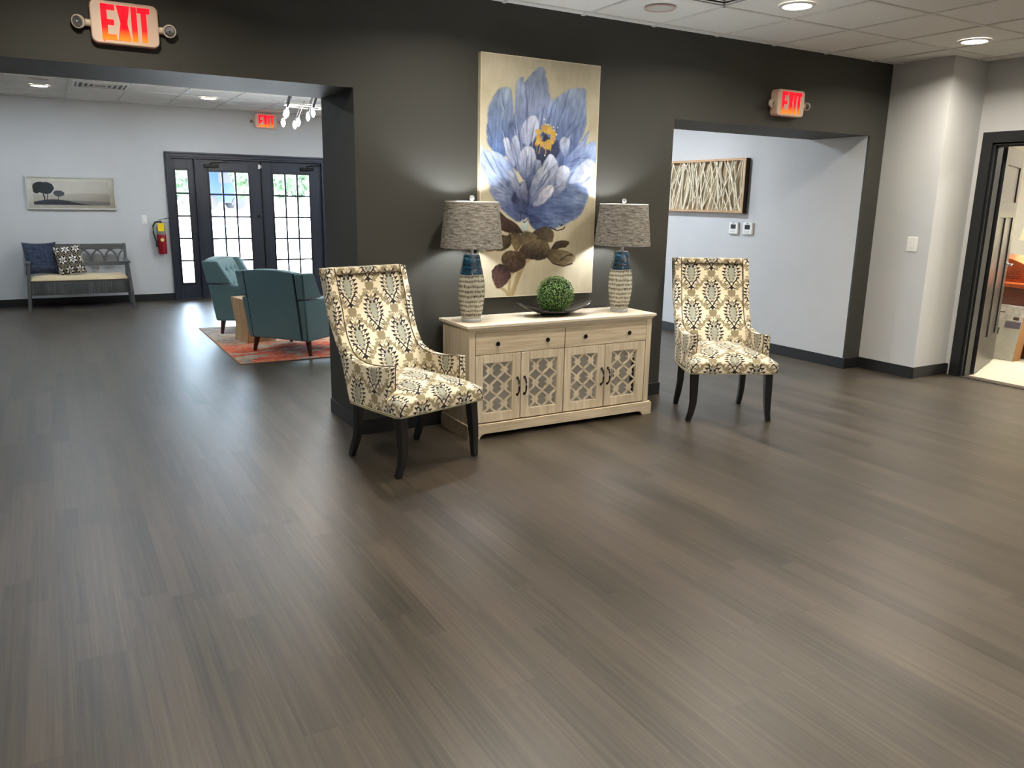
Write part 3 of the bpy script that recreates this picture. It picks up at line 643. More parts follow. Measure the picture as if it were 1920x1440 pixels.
# ================================================================ FLOWER PAINTING
def homog(src):   # map of quad corners TL,TR,BR,BL to unit square (u right, v up)
    dst = [(0, 1), (1, 1), (1, 0), (0, 0)]; A = []; b = []
    for (x, y), (X, Y) in zip(src, dst):
        A += [[x, y, 1, 0, 0, 0, -x*X, -y*X], [0, 0, 0, x, y, 1, -x*Y, -y*Y]]; b += [X, Y]
    h = np.linalg.solve(np.array(A, float), np.array(b, float)); return np.append(h, 1).reshape(3, 3)
def painting():
    CW, CH = .93, 1.553; nx, ny = 300, 500
    o, u, v = grid_mesh('painted_face', nx, ny, lambda a, b: np.stack([(a-.5)*CW, np.full_like(a, -.0405), (b-.5)*CH], -1), M['canvas'])
    Hm = homog([(262, 50), (885, 125), (832, 1293), (275, 1322)])
    def uv(p): q = Hm@np.array([p[0], p[1], 1.0]); return (q[0]/q[2]*CW, q[1]/q[2]*CH)
    x, y = u*CW, v*CH
    bgc = np.array((206, 190, 152.0)); n1 = fbm(x, y, 6, 1); n2 = fbm(x, y*.25, 40, 5)
    C = bgc+(n1[:, None]-.5)*np.array((34, 36, 40))+(n2[:, None]-.5)*14
    C += np.clip(1-np.hypot((x-.45)/.55, (y-.85)/.8), 0, 1)[:, None]*np.array((10, 12, 18))
    st1 = fbm(x*3, y, 26, 9)
    def petal(pts, tip, base, axis, soft=.006, streak=26, edge=0, sd=0, alpha=1.0):
        P = smoothpoly([uv(p) for p in pts]); wob = (fbm(x, y, 22, 20+sd)-.5)*.02
        lo_, hi_ = P.min(0)-.05, P.max(0)+.05
        msk = (x > lo_[0]) & (x < hi_[0]) & (y > lo_[1]) & (y < hi_[1])
        d = np.full(x.shape, 1.0); d[msk] = pdist(x[msk], y[msk], P); d = d+wob
        a = np.clip(.5-d/soft, 0, 1)*alpha
        A0, A1 = np.array(uv(axis[0])), np.array(uv(axis[1])); ax = A1-A0; L_ = np.hypot(*ax); ax /= L_
        tt = np.clip(((x-A0[0])*ax[0]+(y-A0[1])*ax[1])/L_, 0, 1); cr = -(x-A0[0])*ax[1]+(y-A0[1])*ax[0]
        s = fbm(cr*9, tt*.7, 9, 40+sd, 3)-.5; s2 = fbm(x, y, 9, 60+sd)-.5
        c = np.array(base, float)[None]*(1-tt[:, None])+np.array(tip, float)[None]*tt[:, None]
        c = c+(s*streak*2.2+s2*streak)[:, None]
        if edge: c = c+np.exp(-(d/.006)**2)[:, None]*edge
        C[:] = C*(1-a[:, None])+c*a[:, None]
    B = lambda *k: k
    lt, md, dk, vd = (186, 194, 222), (118, 142, 194), (78, 102, 162), (50, 66, 118)
    petal([(300, 470), (305, 360), (340, 270), (390, 240), (425, 262), (430, 330), (440, 430), (430, 540), (400, 610), (340, 590), (305, 540)], (140, 160, 194), (72, 104, 172), ((370, 600), (385, 240)), .014, 24, -10, 1)
    petal([(442, 440), (440, 340), (444, 250), (460, 195), (482, 188), (490, 215), (520, 180), (560, 135), (592, 145), (606, 205), (622, 290), (655, 340), (650, 440), (560, 470), (500, 480)], (140, 158, 192), (118, 132, 184), ((545, 470), (560, 140)), .014, 18, -10, 2)
    petal([(640, 340), (665, 285), (735, 248), (800, 250), (808, 330), (805, 440), (780, 510), (720, 540), (650, 470)], (138, 158, 194), (92, 116, 176), ((700, 530), (760, 250)), .014, 20, -8, 3)
    petal([(425, 420), (520, 400), (640, 340), (740, 440), (770, 540), (720, 660), (560, 720), (430, 660), (395, 520)], (112, 134, 186), (70, 92, 158), ((560, 680), (580, 380)), .02, 26, 0, 4)
    petal([(250, 545), (275, 548), (300, 575), (380, 600), (450, 700), (490, 820), (430, 850), (350, 800), (310, 740), (275, 640)], (176, 196, 236), (110, 138, 206), ((450, 800), (265, 560)), .008, 22, -14, 5)
    petal([(855, 535), (825, 530), (760, 600), (700, 690), (700, 780), (790, 745), (845, 680), (858, 600)], (150, 176, 226), (96, 126, 196), ((700, 760), (850, 540)), .01, 22, -8, 6)
    petal([(715, 745), (760, 665), (810, 620), (850, 640), (832, 700), (775, 745)], (205, 212, 236), (172, 188, 226), ((720, 740), (840, 640)), .008, 14, -18, 7)
    petal([(315, 770), (350, 735), (420, 722), (490, 770), (525, 860), (500, 930), (450, 935), (395, 890), (345, 830)], (138, 156, 204), (50, 66, 122), ((510, 860), (330, 770)), .012, 34, 0, 8)
    petal([(515, 860), (560, 800), (640, 760), (740, 745), (815, 775), (800, 860), (740, 930), (660, 970), (590, 988), (540, 975), (512, 920)], (110, 138, 194), (42, 62, 120), ((540, 850), (760, 900)), .016, 30, 10, 9)
    petal([(380, 870), (440, 850), (510, 862), (500, 900), (440, 900)], (76, 94, 150), (44, 58, 108), ((510, 870), (390, 870)), .016, 20, 0, 10)
    petal([(530, 870), (640, 850), (740, 850), (800, 860), (740, 930), (650, 900), (560, 905)], (88, 112, 172), (56, 76, 134), ((540, 880), (780, 870)), .02, 20, 8, 11)
    petal([(430, 820), (480, 740), (560, 700), (680, 740), (640, 820), (520, 870), (450, 850)], (88, 106, 162), (44, 56, 104), ((510, 850), (560, 700)), .02, 34, 0, 12)
    petal([(470, 490), (485, 430), (525, 390), (560, 410), (566, 470), (525, 545), (485, 540)], (196, 202, 226), (148, 160, 206), ((500, 540), (540, 400)), .006, 12, -22, 13)
    petal([(385, 520), (405, 512), (425, 560), (448, 640), (436, 665), (402, 610)], (206, 212, 232), (130, 142, 192), ((430, 660), (392, 520)), .005, 16, -26, 14)
    petal([(430, 520), (455, 498), (474, 560), (468, 650), (436, 620)], (192, 202, 230), (110, 128, 186), ((455, 650), (450, 500)), .005, 16, -22, 15)
    petal([(410, 680), (440, 690), (480, 780), (492, 842), (452, 805), (425, 730)], (178, 190, 224), (84, 98, 152), ((480, 830), (415, 690)), .006, 20, -16, 16)
    petal([(690, 640), (755, 560), (818, 468), (822, 482), (800, 560), (770, 630), (715, 665)], (150, 172, 218), (96, 120, 186), ((700, 650), (815, 480)), .006, 22, -16, 17)
    petal([(672, 520), (700, 504), (722, 530), (708, 600), (684, 596)], (196, 208, 232), (120, 140, 194), ((690, 600), (700, 508)), .005, 14, -20, 18)
    petal([(520, 545), (560, 520), (655, 515), (672, 580), (640, 625), (572, 645), (530, 600)], (50, 62, 110), (30, 38, 76), ((600, 640), (600, 520)), .012, 16, 0, 19)
    petal([(465, 600), (500, 553), (542, 572), (552, 622), (525, 705), (492, 725), (460, 670)], (200, 204, 226), (104, 122, 178), ((500, 720), (510, 560)), .005, 20, -30, 20)
    petal([(585, 650), (620, 598), (656, 620), (668, 680), (645, 765), (604, 765), (582, 705)], (196, 202, 226), (112, 126, 178), ((610, 760), (630, 600)), .005, 22, -28, 21)
    petal([(545, 640), (560, 625), (580, 640), (560, 720), (545, 760)], (150, 164, 204), (50, 62, 108), ((550, 750), (565, 630)), .005, 24, -20, 22)
    petal([(655, 680), (690, 648), (722, 672), (716, 724), (682, 768), (650, 745)], (208, 212, 230), (128, 144, 192), ((665, 760), (705, 655)), .005, 20, -34, 23)
    petal([(535, 725), (580, 655), (612, 682), (604, 765), (555, 838), (518, 845)], (186, 194, 220), (92, 108, 162), ((530, 840), (590, 665)), .005, 24, -30, 24)
    petal([(535, 850), (585, 775), (628, 752), (642, 785), (605, 840), (560, 862)], (206, 200, 214), (124, 132, 176), ((545, 855), (630, 760)), .005, 20, -34, 25)
    petal([(640, 790), (690, 742), (702, 762), (668, 808), (640, 825)], (164, 174, 208), (84, 100, 156), ((645, 820), (700, 748)), .005, 20, -22, 26)
    petal([(470, 760), (500, 735), (515, 800), (512, 850), (480, 830)], (150, 158, 196), (46, 58, 106), ((505, 845), (490, 740)), .006, 30, -20, 27)
    flower = (C[:, 2] > C[:, 0]+6)
    C[flower] *= (1+(fbm(x, y, 7, 71)[flower]-.5)*.42+(fbm(x*2.5, y, 16, 72)[flower]-.5)*.22)[:, None]
    rq = np.random.RandomState(8); base = np.array((508.0, 850.0))
    for k in range(90):
        a = rq.uniform(-2.9, -.25); r0_, r1_ = rq.uniform(60, 330), 0; r1_ = r0_+rq.uniform(50, 170); bend = rq.uniform(-.14, .14)
        ps = [base+np.array((math.cos(a+bend*q)*.85, math.sin(a+bend*q)*1.55))*(r0_+(r1_-r0_)*q) for q in (0, .25, .5, .75, 1)]
        Q = np.array([uv(p) for p in ps]); lo_, hi_ = Q.min(0)-.02, Q.max(0)+.02
        mk = flower & (x > lo_[0]) & (x < hi_[0]) & (y > lo_[1]) & (y < hi_[1])
        if not mk.any(): continue
        xm, ym = x[mk], y[mk]; d = np.full(xm.shape, 9.0); tt = np.zeros(xm.shape)
        for i_, ((ax_, ay_), (bx_, by_)) in enumerate(zip(Q[:-1], Q[1:])):
            ex, ey = bx_-ax_, by_-ay_; t_ = np.clip(((xm-ax_)*ex+(ym-ay_)*ey)/(ex*ex+ey*ey), 0, 1); dd_ = np.hypot(xm-ax_-t_*ex, ym-ay_-t_*ey)
            tt = np.where(dd_ < d, (i_+t_)/4, tt); d = np.minimum(d, dd_)
        w_ = np.exp(-(d/rq.uniform(.002, .0055))**2)*np.sin(np.pi*tt)*rq.uniform(.35, .75)
        cc = np.array((54, 72, 128.)) if rq.rand() < .6 else np.array((206, 212, 232.)); C[mk] = C[mk]*(1-w_[:, None])+cc*w_[:, None]
    def blob(p, r, c, a=1):
        q = uv(p); d = np.hypot(x-q[0], y-q[1])-r+(fbm(x, y, 60, 3)-.5)*.008; w = np.clip(.5-d/.003, 0, 1)[:, None]*a
        C[:] = C*(1-w)+np.array(c, float)*w
    def stroke(ps, r, c, al=1):
        Q = [uv(p) for p in ps]; d = np.full(x.shape, 9.0)
        for (ax, ay), (bx, by) in zip(Q[:-1], Q[1:]):
            ex, ey = bx-ax, by-ay; t_ = np.clip(((x-ax)*ex+(y-ay)*ey)/(ex*ex+ey*ey), 0, 1); d = np.minimum(d, np.hypot(x-ax-t_*ex, y-ay-t_*ey))
        d = d-r+(fbm(x, y, 50, 8)-.5)*.006; w = np.clip(.5-d/.003, 0, 1)[:, None]*al; C[:] = C*(1-w)+np.array(c, float)*w
    rs = np.random.RandomState(5)
    for k in range(60):
        a = rs.rand()*6.28; r_ = rs.uniform(30, 58); p = (602+r_*math.cos(a)*.95, 508+r_*math.sin(a)*1.0)
        blob(p, rs.uniform(.009, .019), (222+rs.randint(-14, 14), 164+rs.randint(-14, 20), 44+rs.randint(-10, 20)))
    blob((600, 508), .020, (44, 40, 70)); blob((612, 530), .016, (214, 158, 46)); blob((590, 492), .012, (70, 60, 80))
    for p in (((565, 590), (575, 540)), ((600, 590), (604, 540)), ((625, 575), (618, 535))): stroke(p, .004, (216, 160, 50))
    for p in ((592, 412), (598, 438), (613, 440), (640, 452), (642, 468), (662, 455), (596, 600), (655, 490)): blob(p, .0055, (228, 232, 236))
    stroke([(500, 862), (478, 900), (475, 930), (494, 945), (512, 930), (508, 880)], .003, (24, 44, 84))
    petal([(482, 930), (495, 945), (510, 932), (516, 975), (498, 1000), (480, 980)], (206, 220, 214), (150, 176, 176), ((495, 1000), (495, 930)), .005, 14, -20, 30)
    br, ol_, lt_ = (66, 40, 30), (84, 70, 34), (150, 122, 66)
    for ps in ([(498, 990), (480, 1060), (470, 1130), (440, 1200)], [(540, 1110), (500, 1150), (470, 1220), (440, 1310)], [(430, 1180), (425, 1240), (420, 1310)], [(380, 1270), (405, 1285), (418, 1310)]): stroke(ps, .010, (176, 146, 88), .9)
    stroke([(470, 1200), (452, 1260), (432, 1312)], .017, (170, 138, 78), .8)
    petal([(340, 870), (365, 880), (400, 915), (460, 955), (486, 995), (440, 1002), (390, 985), (350, 960)], (92, 60, 40), (48, 28, 24), ((480, 990), (350, 880)), .007, 22, -16, 31)
    petal([(340, 960), (380, 1005), (425, 1010), (430, 1050), (400, 1082), (345, 1088), (300, 1078)], (104, 88, 44), (58, 42, 24), ((430, 1020), (330, 1080)), .007, 24, -16, 32)
    petal([(425, 1000), (470, 1000), (478, 1050), (455, 1090), (430, 1050)], (142, 116, 66), (86, 66, 38), ((470, 1000), (440, 1080)), .006, 22, -20, 33)
    petal([(535, 1005), (570, 975), (612, 968), (640, 1000), (636, 1045), (590, 1035), (550, 1030)], (98, 80, 50), (58, 44, 30), ((540, 1010), (630, 1030)), .007, 20, -12, 34)
    petal([(478, 1000), (520, 990), (560, 1010), (540, 1050), (500, 1080), (480, 1060)], (128, 106, 66), (88, 72, 44), ((490, 1000), (540, 1060)), .008, 22, 0, 35)
    petal([(465, 1100), (490, 1060), (550, 1032), (610, 1045), (625, 1085), (600, 1125), (540, 1132), (490, 1125)], (106, 88, 52), (58, 38, 26), ((540, 1110), (560, 1040)), .007, 24, -10, 36)
    petal([(388, 1115), (430, 1085), (490, 1098), (506, 1140), (480, 1180), (430, 1195), (392, 1160)], (92, 68, 40), (66, 42, 30), ((450, 1180), (440, 1090)), .008, 24, -8, 37)
    petal([(336, 1190), (370, 1155), (410, 1165), (428, 1205), (412, 1250), (372, 1276), (345, 1245)], (86, 50, 40), (58, 32, 28), ((400, 1180), (360, 1270)), .006, 18, -10, 38)
    petal([(630, 1075), (655, 1042), (700, 1034), (720, 1048), (700, 1068), (650, 1082)], (78, 60, 34), (58, 40, 26), ((640, 1070), (710, 1045)), .006, 14, -10, 39)
    petal([(603, 1110), (630, 1078), (690, 1080), (740, 1105), (752, 1130), (720, 1158), (670, 1160), (630, 1135)], (158, 136, 92), (86, 68, 38), ((610, 1110), (740, 1120)), .007, 22, -6, 40)
    for ps in ([(625, 970), (660, 985), (690, 978), (698, 968)], [(680, 1130), (705, 1112), (735, 1105)], [(605, 1110), (640, 1150), (690, 1164), (735, 1150)], [(430, 1030), (420, 1000)], [(676, 962), (684, 955)]): stroke(ps, .004, (48, 34, 24))
    g_ = C.mean(1, keepdims=True); C[:] = (C*.70+g_*.30)*.92
    edge = (u < .006) | (u > .994) | (v > .996) | (v < .003); C[edge] = (216, 204, 176)
    set_pigment(o.data, tolin(np.clip(C, 0, 255))); return o
pt = empty('flower_painting', (2.93, YW-.003, 1.6305), 0, 'tall unframed canvas painting of a blue peony above the sideboard', 'painting')
pf = painting(); pf.parent = pt
MB().box(-.465, .465, -.040, 0, -.7765, .7765).build('stretched_edge', plain('canvas edge', (204, 192, 164), .8), pt, bevel=.003)

# ================================================================ DAMASK CHAIRS
PX, PY = .31, .292
def damask_tile(n=420):
    y, x = np.mgrid[0:n, 0:n]/n; x = (x*PX).ravel(); y = (y*PY).ravel()
    C = np.tile(np.array((236, 224, 198.0)), (n*n, 1))
    def wrap(cx, cy): return (x-cx+PX/2) % PX-PX/2, (y-cy+PY/2) % PY-PY/2
    def leaf(cx, cy, ang, l, w, col):
        for (ox, oy) in ((0, 0), (PX/2, PY/2)):
            for s in (1, -1):
                dx, dy = wrap(ox+s*cx, oy+cy); dx = dx*s
                a = dx*math.cos(ang)+dy*math.sin(ang); b = -dx*math.sin(ang)+dy*math.cos(ang)
                t_ = a/l; wd = 1.08*w*np.clip(t_*1.15, 0, 1)**.7*np.sqrt(np.clip(1-t_, 0, 1))*1.6; b2 = b-.10*l*np.sin(t_*3.1)
                k = (t_ > 0) & (t_ < 1) & (np.abs(b2) < wd); C[k] = col
    def dot(cx, cy, r_, col):
        for (ox, oy) in ((0, 0), (PX/2, PY/2)):
            for s in (1, -1):
                dx, dy = wrap(ox+s*cx, oy+cy); C[np.hypot(dx, dy) < r_] = col
    def ringarc(cx, cy, r_, w, a0, a1, col):
        for (ox, oy) in ((0, 0), (PX/2, PY/2)):
            for s in (1, -1):
                dx, dy = wrap(ox+s*cx, oy+cy); dx = dx*s; an = np.degrees(np.arctan2(dy, dx)) % 360; d = np.abs(np.hypot(dx, dy)-r_)
                C[(d < w) & (((an-a0) % 360) < (a1-a0) % 360)] = col
    tp, gy, bk, bk2 = (152, 138, 108), (162, 161, 146), (34, 27, 32), (52, 42, 42)
    # taupe scroll lattice along diamond edges, from left/right corner to top/bottom corner of each cell
    rs = np.random.RandomState(2)
    for k in range(15):
        f = k/14; ex, ey = (PX/2)*(1-f), (PY/2)*f
        for sy in (1, -1):
            for q in range(2):
                a = rs.rand()*6.28; leaf(ex+rs.uniform(-.010, .010), sy*ey+rs.uniform(-.010, .010), a, rs.uniform(.020, .032), .0042, tp)
            ringarc(ex+rs.uniform(-.009, .009), sy*ey+rs.uniform(-.009, .009), .0065, .0019, rs.randint(360), rs.randint(360), tp)
    for sy in (1, -1):   # denser medallion where lattice crosses
        for a in range(7): leaf(.0, sy*(PY/2)+0, R(-30+a*40), .032, .006, tp); leaf(PX/2, 0+.004*sy, R(-30+a*40), .03, .006, tp)
        dot(PX/2-.002, sy*.018, .008, tp)
    # centre ogee
    for (ox, oy) in ((0, 0), (PX/2, PY/2)):
        dx, dy = wrap(ox, oy); yy = (dy-.002)
        wv = .031*np.sqrt(np.clip(1-(yy/.068)**2, 0, 1))*np.where(yy > 0, 1, 1-.25*(-yy/.068))
        C[np.abs(dx) < wv] = gy
        k = (np.abs(dx) < wv*.75) & (np.sin(dx*900)*np.sin(dy*800) > .75); C[k] = (196, 192, 168)
    for k in range(8):
        f = k/7; yy = .070-f*.158; xx = .040*math.sin(PI*min(1, .16+f*.80))+.004
        leaf(xx, yy, R(66-34*math.sin(f*3)), .036, .0064, bk)
        leaf(xx-.002, yy-.008, R(14-60*f), .027, .0050, bk)
        leaf(xx-.008, yy+.002, R(128+30*f), .018, .0040, bk2)
        ringarc(xx-.009, yy-.006, .0058, .0020, 200, 40, bk)
    dot(.0135, .052, .0080, bk); leaf(.006, .066, R(55), .028, .006, (118, 104, 84)); leaf(.014, .062, R(25), .028, .006, bk2); leaf(0, .070, R(90), .030, .006, tp)
    leaf(.0, -.088, R(-62), .026, .006, bk); leaf(.001, -.092, R(-90), .026, .006, bk); leaf(.010, -.080, R(-130), .024, .004, bk)
    return tolin(C).reshape(n, n, 3)
TILE = damask_tile()
def damask_sample(u, v):
    n = TILE.shape[0]; a = (u/PX % 1)*n; b = (v/PY % 1)*n; i = np.floor(a).astype(int); j = np.floor(b).astype(int); fa = (a-i)[:, None]; fb = (b-j)[:, None]
    g = lambda p, q: TILE[q % n, p % n]
    return (g(i, j)*(1-fa)+g(i+1, j)*fa)*(1-fb)+(g(i, j+1)*(1-fa)+g(i+1, j+1)*fa)*fb
def dress(o, seat=False):
    co, no = arr(o.data); a = np.abs(no); x, y, z = co.T
    if seat: top = a[:, 2] > .45
    else: top = a[:, 2] > .75
    side = (~top) & (a[:, 0] > a[:, 1]*1.1)
    u = np.where(side, y+.1, x); v = np.where(top, -y*1.0 if seat else z+y*.5, (z-.84)*1.02)
    v = np.where(top & seat, y+.03+(z-.44), v); v = np.where(seat & ~top, (z-.44)-.03+np.where(side, y*0, 0), v)
    set_pigment(o.data, damask_sample(u, v))
def host_chair(loc, rz, label):
    c = empty('damask_chair', loc, rz, label, 'chair', 'pair of damask host chairs')
    RZ = [(.35, .455), (.44, .483), (.58, .525), (.69, .585), (.84, .658), (.99, .700), (1.10, .728)]
    rear = lambda z: float(np.interp(z, [a for a, _ in RZ], [b for _, b in RZ]))
    m = MB(); w = .280
    zs = [.35, .40, .45, .51, .58, .63, .69, .76, .84, .91, .99, 1.05, 1.098]
    for a, b in zip(zs[:-1], zs[1:]):
        ya, yb = rear(a), rear(b)
        m.hexa([(-w, ya-.07, a), (w, ya-.07, a), (w, ya, a), (-w, ya, a), (-w, yb-.07, b), (w, yb-.07, b), (w, yb, b), (-w, yb, b)])
    top = [(.085, .606), (.13, .601), (.20, .590), (.28, .585), (.36, .588), (.42, .600), (.465, .622), (.500, .662), (.530, .715), (.552, .775), (.572, .865), (.592, .94), (.612, 1.01), (.640, 1.098)]
    prof_ = [(.085, .35)]+top+[(rear(z), z) for z in zs[::-1]]
    for s in (-1, 1): m.prism(prof_ if s > 0 else prof_[::-1], s*.240, s*.287, 'x')
    m.box(-w, w, .636, .70, 1.062, 1.099)
    sh_ = voxel(m, 'upholstered_shell', M['damask'], c, .0037, 16, .5); dress(sh_)
    m = MB()   # crowned seat
    nx_, ny_ = 22, 18; X0, X1, Y0, Y1 = -.312, .312, -.045, .42
    def sv(i, j, top_):
        u_ = i/nx_*2-1; v_ = j/ny_*2-1; x_ = .312*u_*(1-.012*(v_+1)); 
        if v_ > -.45: x_ = .300*u_*(1-.08*min(1, (v_+.45)*2)) 
        y_ = (Y0+Y1)/2+(Y1-Y0)/2*v_-(.022*(1-u_*u_) if v_ < -.9 else 0)*0
        z_ = .352 if not top_ else .430+.080*(1-abs(u_)**2.8)**.8*(1-max(0, -v_)**3.0)**.8
        return (x_, y_, z_)
    base = [sv(i, j, 0) for j in range(ny_+1) for i in range(nx_+1)]; tops = [sv(i, j, 1) for j in range(ny_+1) for i in range(nx_+1)]
    id_ = lambda i, j: j*(nx_+1)+i; N1 = len(base); F_ = []
    for j in range(ny_):
        for i in range(nx_):
            F_.append((id_(i, j), id_(i, j+1), id_(i+1, j+1), id_(i+1, j))); F_.append((N1+id_(i, j), N1+id_(i+1, j), N1+id_(i+1, j+1), N1+id_(i, j+1)))
    for i in range(nx_): F_ += [(id_(i, 0), id_(i+1, 0), N1+id_(i+1, 0), N1+id_(i, 0)), (id_(i+1, ny_), id_(i, ny_), N1+id_(i, ny_), N1+id_(i+1, ny_))]
    for j in range(ny_): F_ += [(id_(0, j+1), id_(0, j), N1+id_(0, j), N1+id_(0, j+1)), (id_(nx_, j), id_(nx_, j+1), N1+id_(nx_, j+1), N1+id_(nx_, j))]
    m.add(base+tops, F_)
    st_ = voxel(m, 'seat', M['damask'], c, .0040, 44, .5); dress(st_, True)
    # welt cords: inner edge of the back border and arm tops
    w_ = MB(); pth = [(y-.0, z) for y, z in top]
    for s in (-1, 1):
        w_.tube([(s*.2365, .088, .47), (s*.2365, .083, .595)]+[(s*.2365, y-.004, z+.002) for y, z in top], .0032, 6)
    w_.tube([(-.236, .638, 1.060), (0, .636, 1.062), (.236, .638, 1.060)], .0032, 6)
    w_.build('welt_cord', plain('dark welt cord', (92, 76, 58), .8, var=.5, sc=120), c)
    nh = MB()   # twisted edging under the seat rail
    pth = [(-.300, .42), (-.312, .2), (-.314, -.005), (-.300, -.037), (0, -.040), (.300, -.037), (.314, -.005), (.312, .2), (.300, .42)]
    P_ = []
    for (ax, ay), (bx, by) in zip(pth[:-1], pth[1:]):
        n_ = max(1, int(math.hypot(bx-ax, by-ay)/.0085))
        P_ += [(ax+(bx-ax)*k/n_, ay+(by-ay)*k/n_) for k in range(n_)]
    for k, (ax, ay) in enumerate(P_): nh.sphere((ax, ay, .360), .0048, 6, 4); nh.sphere((ax, ay, .351), .0042, 6, 4)
    nh.build('rope_edging', M['thread'], c)
    def leg(p, wd):
        n_ = len(p); mm = MB(); mm.tube(p, wd, 4, sq=True); return mm.build('leg', M['black_leg'], c, bevel=.003)
    for s in (-1, 1):
        leg([(s*.262, .012, .37), (s*.264, .008, .30), (s*.264, -.002, .22), (s*.266, -.008, .14), (s*.274, -.002, .07), (s*.290, .010, .0)], [.037, .036, .034, .030, .026, .023])
        leg([(s*.235, .445, .37), (s*.236, .44, .28), (s*.238, .44, .20), (s*.242, .455, .12), (s*.245, .485, .05), (s*.246, .505, 0)], [.032, .031, .029, .027, .025, .023])
    return c
hc = host_chair((1.812, 3.916, 0), R(16.12), 'high-backed damask chair left of the sideboard')
dup(hc, (4.04, 3.864, 0), R(-26.58), 'high-backed damask chair right of the sideboard in front of the hallway')

# ================================================================ TEAL ARMCHAIRS
def teal_chair(loc, rz, label):
    c = empty('teal_armchair', loc, rz, label, 'armchair', 'teal armchairs around the wooden side table')
    bl = lambda z: .335+.10*(z-.145)/.65
    zs0, zs1 = .145, .80
    m = MB()   # arms + base
    for s in (-1, 1):
        xa, xb = sorted((s*.235, s*.350)); xc, xd = sorted((s*.235, s*.368))
        m.hexa([(xa, -.34, .145), (xb, -.34, .145), (xb, bl(.145), .145), (xa, bl(.145), .145), (xc, -.385, .535), (xd, -.385, .535), (xd, bl(.535), .545), (xc, bl(.535), .545)])
    m.box(-.24, .24, -.34, .30, .145, .30)
    m.build('arm_base', M['teal'], c, bevel=.018, segs=3)
    m = MB(); m.hexa([(-.285, bl(.15)-.04, .15), (.285, bl(.15)-.04, .15), (.285, bl(.15)+.012, .15), (-.285, bl(.15)+.012, .15), (-.285, bl(.8)-.10, .80), (.285, bl(.8)-.10, .80), (.285, bl(.8)+.012, .80), (-.285, bl(.8)+.012, .80)])
    xs_ = [-.285+.57*i/10 for i in range(11)]; tz = [.80+.022*(1-(q/.285)**2)-.0 for q in xs_]; V_ = []; F_ = []
    for q, z_ in zip(xs_, tz):
        V_ += [(q, bl(.15)-.04, .15), (q, bl(.15)+.012, .15), (q, bl(.8)+.012, z_), (q, bl(.8)-.10, z_)]
    for i in range(10):
        for e in range(4): F_.append((4*i+e, 4*i+(e+1) % 4, 4*i+4+(e+1) % 4, 4*i+4+e))
    F_ += [(0, 1, 2, 3), (43, 42, 41, 40)]; m = MB().add(V_, F_)
    m.build('back_panel', M['teal'], c, bevel=.012, segs=3)
    for s in (-1, 1):
        x0, x1 = sorted((s*.289, s*.375)); x2, x3 = sorted((s*.289, s*.392))
        MB().hexa([(x0, .13, .552), (x1, .13, .552), (x1, bl(.55)+.005, .552), (x0, bl(.55)+.005, .552), (x2, .27, .80), (x3, .27, .795), (x3, bl(.8)+.008, .795), (x2, bl(.8)+.008, .80)]).build('wing', M['teal'], c, bevel=.016, segs=3)
        MB().tube([(s*.287, bl(.15)+.006, .15), (s*.287, bl(.80)+.006, .80)], .004, 6).build('seam', M['teal_dark'], c)
    # tufted inner back
    def ib(u, v):
        x = (u-.5)*.56; z = .40+.40*v; y = .16+.17*v
        bx = [(-.14, .30), (.14, .30), (0, .30), (-.14, .72), (0, .72), (.14, .72)]
        puff = -.035*np.clip(1-np.abs(u*2-1)**6, 0, 1)*np.clip(1-np.abs(v*2-1)**8, 0, 1)
        for q, w_ in bx: puff = puff+.028*np.exp(-(((x-q)/.03)**2+((v-w_)*.4/.03)**2))
        return np.stack([x, y+puff, z], -1)
    o, u, v = grid_mesh('tufted_back', 57, 41, ib, M['teal'], c)
    s_ = o.modifiers.new('t', 'SOLIDIFY'); s_.thickness = .06; s_.offset = -1
    for q, w_ in ((-.14, .30), (.14, .30), (0, .30), (-.14, .72), (0, .72), (.14, .72)): MB().sphere((q, .16+.17*w_-.012, .40+.40*w_), .011, 10, 6).build('tufting_button', M['teal_dark'], c)
    MB().box(-.233, .233, -.375, .20, .30, .43).build('seat_cushion', M['teal'], c, bevel=.03, segs=4)
    for sx_ in (-1, 1):
        for sy_ in (-1, 1):
            MB().tube([(sx_*.30, sy_*.27, .16), (sx_*.333, sy_*.285, 0)], [.030, .016], 12).build('leg', M['walnut'], c)
    return c
tcb = teal_chair((2.086, 7.80, .008), R(127.6), 'teal armchair seen from behind, nearer one on the orange rug')
th = R(60.6); ca, sa = math.cos(th), math.sin(th); lx, ly = -.333, .285
dup(tcb, (1.557-(ca*lx-sa*ly), 9.03-(sa*lx+ca*ly), .008), th, 'teal armchair with button-tufted back, farther one facing the wooden table')
# faceted wood side table
wt = empty('wooden_side_table', (1.80, 8.49, .008), R(12), 'pale faceted solid wood side table between the two teal armchairs', 'side table')
m = MB(); zt_ = .455
m.hexa([(-.16, -.16, 0), (.16, -.16, 0), (.16, .16, 0), (-.16, .16, 0), (-.175, -.175, zt_), (.175, -.175, zt_), (.175, .175, zt_), (-.175, .175, zt_)])
me_ = m
bm = bmesh.new(); tmp = bpy.data.meshes.new('t'); tmp.from_pydata(m.v, [], m.f); bm.from_mesh(tmp)
bmesh.ops.subdivide_edges(bm, edges=bm.edges[:], cuts=1, use_grid_fill=True)
for v_ in bm.verts:
    if .1 < v_.co.z < .4:
        corner = abs(abs(v_.co.x)-abs(v_.co.y)) < .02
        f_ = .88 if corner else .97
        v_.co.x *= f_; v_.co.y *= f_; v_.co.z += (-.06 if corner else .05)
bmesh.ops.triangulate(bm, faces=[f for f in bm.faces if abs(f.normal.z) < .9]); bm.to_mesh(tmp); bm.free()
